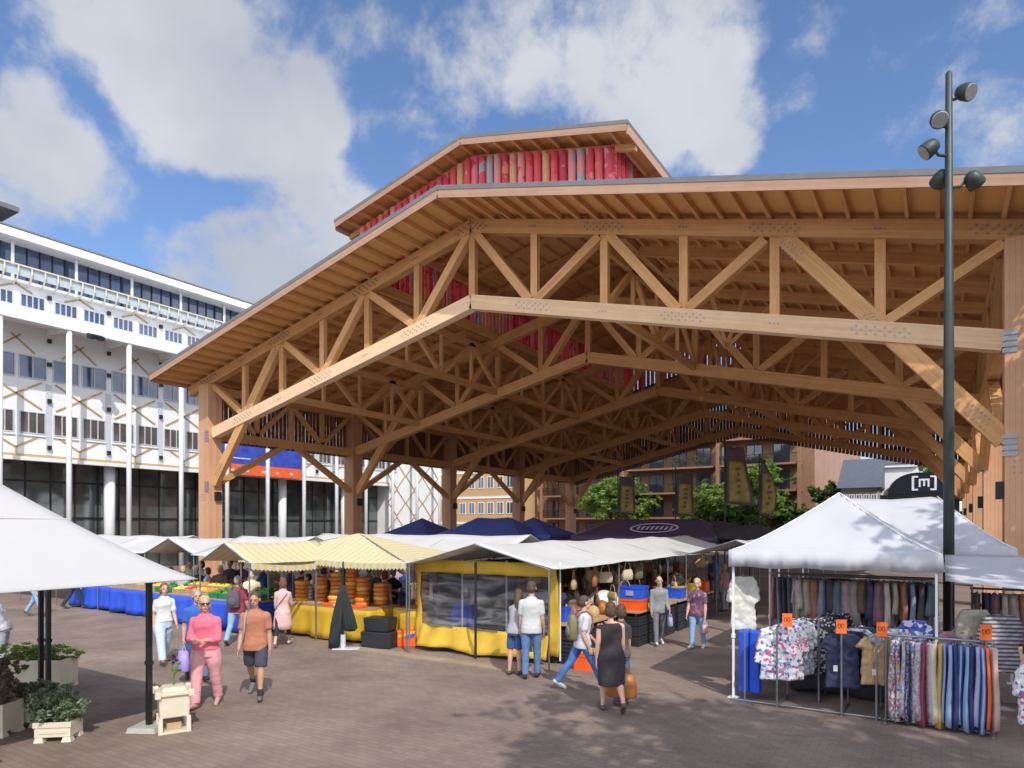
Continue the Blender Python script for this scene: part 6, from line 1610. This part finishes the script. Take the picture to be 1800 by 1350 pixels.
J = person(1158, 1133, 1.68, 0, 'balding man in grey sweater, grey trousers and white shoes walking towards the viewer', (.26, .27, .26), (.17, .17, .20), 'grey', 'm', 1.02, 'long', legs=((14, 3), (-14, 12)), arms=((5, 10, 15, 0), (8, 8, 45, 0)), shoe=(.75, .75, .75), bald=True)
handheld(J, 1, 'plastic_bag', mat('grey_blue_bag', (.3, .34, .5), .5), 'small blue grey bag held by the man in grey sweater', .22, 1)
J = person(1226, 1140, 1.66, 330, 'woman in purple patterned tee and light jeans carrying a pale bag', patterned('purple_tee', [(.14, .07, .12)]*4+[(.3, .2, .3), (.35, .12, .14)], 16), (.24, .42, .62), 'blond', 'f', 1.12, 'short', legs=((10, 3), (-10, 8)), arms=((5, 12, 20, 0), (5, 12, 12, 0)), shoe=(.7, .7, .68), hem=-.12)
handheld(J, 1, 'plastic_bag', mat('rosy_bag', (.6, .35, .35), .5), 'pale reddish bag held by the woman in purple tee', .22, .9)
J = person(0, 0, 1.7, 190, 'person in maroon vest with a pale pack leaning at the far counter', (.32, .05, .10), (.16, .15, .17), 'brown', 'm', 1.05, 'none', pos=G(1190, 1088), legs=STAND, arms=((60, 20, 10, 0), (30, 10, 40, 0)), lean=12, skin=M_skin2)
backpack(J, cl((.5, .5, .5)), 'pale grey backpack on the maroon vest', .36, .26)
J = person(1256, 1056, 1.76, 170, 'man in blue shirt and grey trousers standing in the dark behind the stalls', (.16, .24, .42), (.2, .19, .17), 'grey', 'm', 1.05, 'short', legs=STAND, hero=False)
J = person(0, 0, 1.55, 0, 'young person in yellow green top inside the clothes stall', (.42, .40, .12), (.1, .1, .15), 'brown', 'f', .85, 'short', pos=G(1376, 1142), legs=STAND, hero=False)
J = person(1166-0, 1070, 1.7, 160, 'person in dark clothes further along the counters', (.05, .045, .05), (.06, .06, .08), 'dark', 'm', 1, 'short', legs=STAND, hero=False)
J = person(1283-9, 1075, 1.62, 200, 'person in dusty pink at the left edge of the clothes tent', (.45, .2, .22), (.3, .28, .3), 'blond', 'f', 1, 'short', legs=STAND, hero=False)
# --- left edge
J = person(4, 1178, 1.66, 285, 'person in mottled grey coat at the left edge below the tent', patterned('grey_coat', [(.42, .42, .46), (.3, .3, .34), (.5, .5, .53)], 10), (.35, .38, .45), 'white', 'f', 1.15, 'long', legs=STAND, arms=((35, 8, 30, 0), (45, 8, 20, 0)), lean=18)
J = person(62, 1083, 1.75, 90, 'person in blue jeans far back under the left tent', (.3, .3, .35), LJEANS, 'brown', 'm', 1, 'short', legs=WALK, hero=False)
J = person(131, 1070, 1.75, 120, 'person in black further right below the left tent', (.03, .03, .03), (.03, .035, .05), 'dark', 'm', 1, 'short', legs=WALK, hero=False)
# --- crowd among the stalls
rnd = random.Random(12)
crowd = [(322, 1078, 'pale grey', (.45, .47, .48)), (346, 1076, 'black', (.03, .03, .035)), (300, 1075, 'dusty pink', (.45, .3, .33)), (367, 1079, 'pale blue', (.42, .46, .55)), (405, 1071, 'dark brown', (.06, .05, .05)), (388, 1078, 'brown', (.15, .1, .08)), (530, 1082, 'dark red', (.2, .04, .05)),
         (544, 1097, 'pale striped', None), (568, 1092, 'dark green', (.04, .07, .05)), (583, 1084, 'cream', (.6, .5, .42)), (604, 1090, 'ochre', (.55, .35, .12)), (626, 1098, 'lavender grey', (.33, .32, .42)), (648, 1088, 'light grey', (.42, .42, .45)), (661, 1096, 'dark slate', (.08, .09, .11)), (676, 1100, 'rose', (.42, .18, .2)),
         (690, 1087, 'black', (.02, .02, .025)), (512, 1078, 'slate blue', (.1, .14, .22)), (463, 1076, 'blue', (.06, .12, .3)), (1010, 1078, 'olive', (.16, .14, .09)), (1032, 1085, 'khaki', (.28, .24, .17)), (1063, 1076, 'dark brown', (.09, .06, .05)), (1092, 1068, 'beige', (.4, .34, .26)), (1120, 1066, 'black', (.03, .03, .03)),
         (1141, 1061, 'rust', (.35, .12, .05)), (770, 1066, 'grey', (.3, .3, .3)), (860, 1066, 'dark grey', (.1, .1, .11)),
         (556, 1064, 'white', (.65, .65, .66)), (592, 1062, 'tan', (.4, .28, .18)), (617, 1070, 'teal', (.06, .2, .22)), (637, 1066, 'charcoal', (.06, .06, .07)), (699, 1068, 'mauve', (.4, .3, .4)), (713, 1074, 'navy', (.03, .05, .14)), (335, 1066, 'mint', (.4, .55, .48)), (356, 1070, 'grey blue', (.3, .35, .45)),
         (425, 1070, 'plum', (.2, .06, .14)), (478, 1072, 'sand', (.5, .42, .3)), (984, 1066, 'moss', (.12, .14, .06)), (1048, 1064, 'cocoa', (.16, .1, .07)), (1078, 1070, 'bone', (.5, .46, .38)), (1107, 1060, 'steel', (.2, .24, .28)), (1180, 1062, 'ink', (.03, .035, .06)), (1208, 1060, 'ochre brown', (.35, .2, .06))]
M_strp = bands('striped_shirt', [(.65, .68, .72), (.25, .34, .48)], .05, 'Z', .85)
for i, (px, py, cn, c) in enumerate(crowd):
    py += 16 if 500 < px < 740 else (11 if px < 500 else 14)
    hc_ = ['brown', 'dark', 'grey', 'blond', 'white', 'red'][rnd.randrange(6)]
    near = ['by the fruit', 'behind the cheeses', 'in the long stall'][0 if px < 480 else (1 if px < 740 else 2)]
    person(px, py, rnd.uniform(1.6, 1.82), rnd.choice([0, 30, 90, 150, 180, 200, 270, 330]), '%s topped person %s, %s of the crowd from the left' % (cn, near, (ORD+['twenty-first', 'twenty-second', 'twenty-third', 'twenty-fourth', 'twenty-fifth', 'twenty-sixth', 'twenty-seventh', 'twenty-eighth', 'twenty-ninth', 'thirtieth', 'thirty-first', 'thirty-second', 'thirty-third', 'thirty-fourth', 'thirty-fifth', 'thirty-sixth', 'thirty-seventh', 'thirty-eighth', 'thirty-ninth', 'fortieth', 'forty-first', 'forty-second'])[sorted(range(len(crowd)), key=lambda q: crowd[q][0]).index(i)]),
           M_strp if c is None else c, [(.1, .13, .22), (.06, .06, .07), (.3, .28, .25)][i % 3], hc_, rnd.choice('mf'), rnd.uniform(.9, 1.15), legs=STAND, arms=((rnd.uniform(0, 40), 10, rnd.uniform(10, 80), 10), (rnd.uniform(0, 40), 10, rnd.uniform(10, 80), 10)), hero=False, group='people among the stalls')
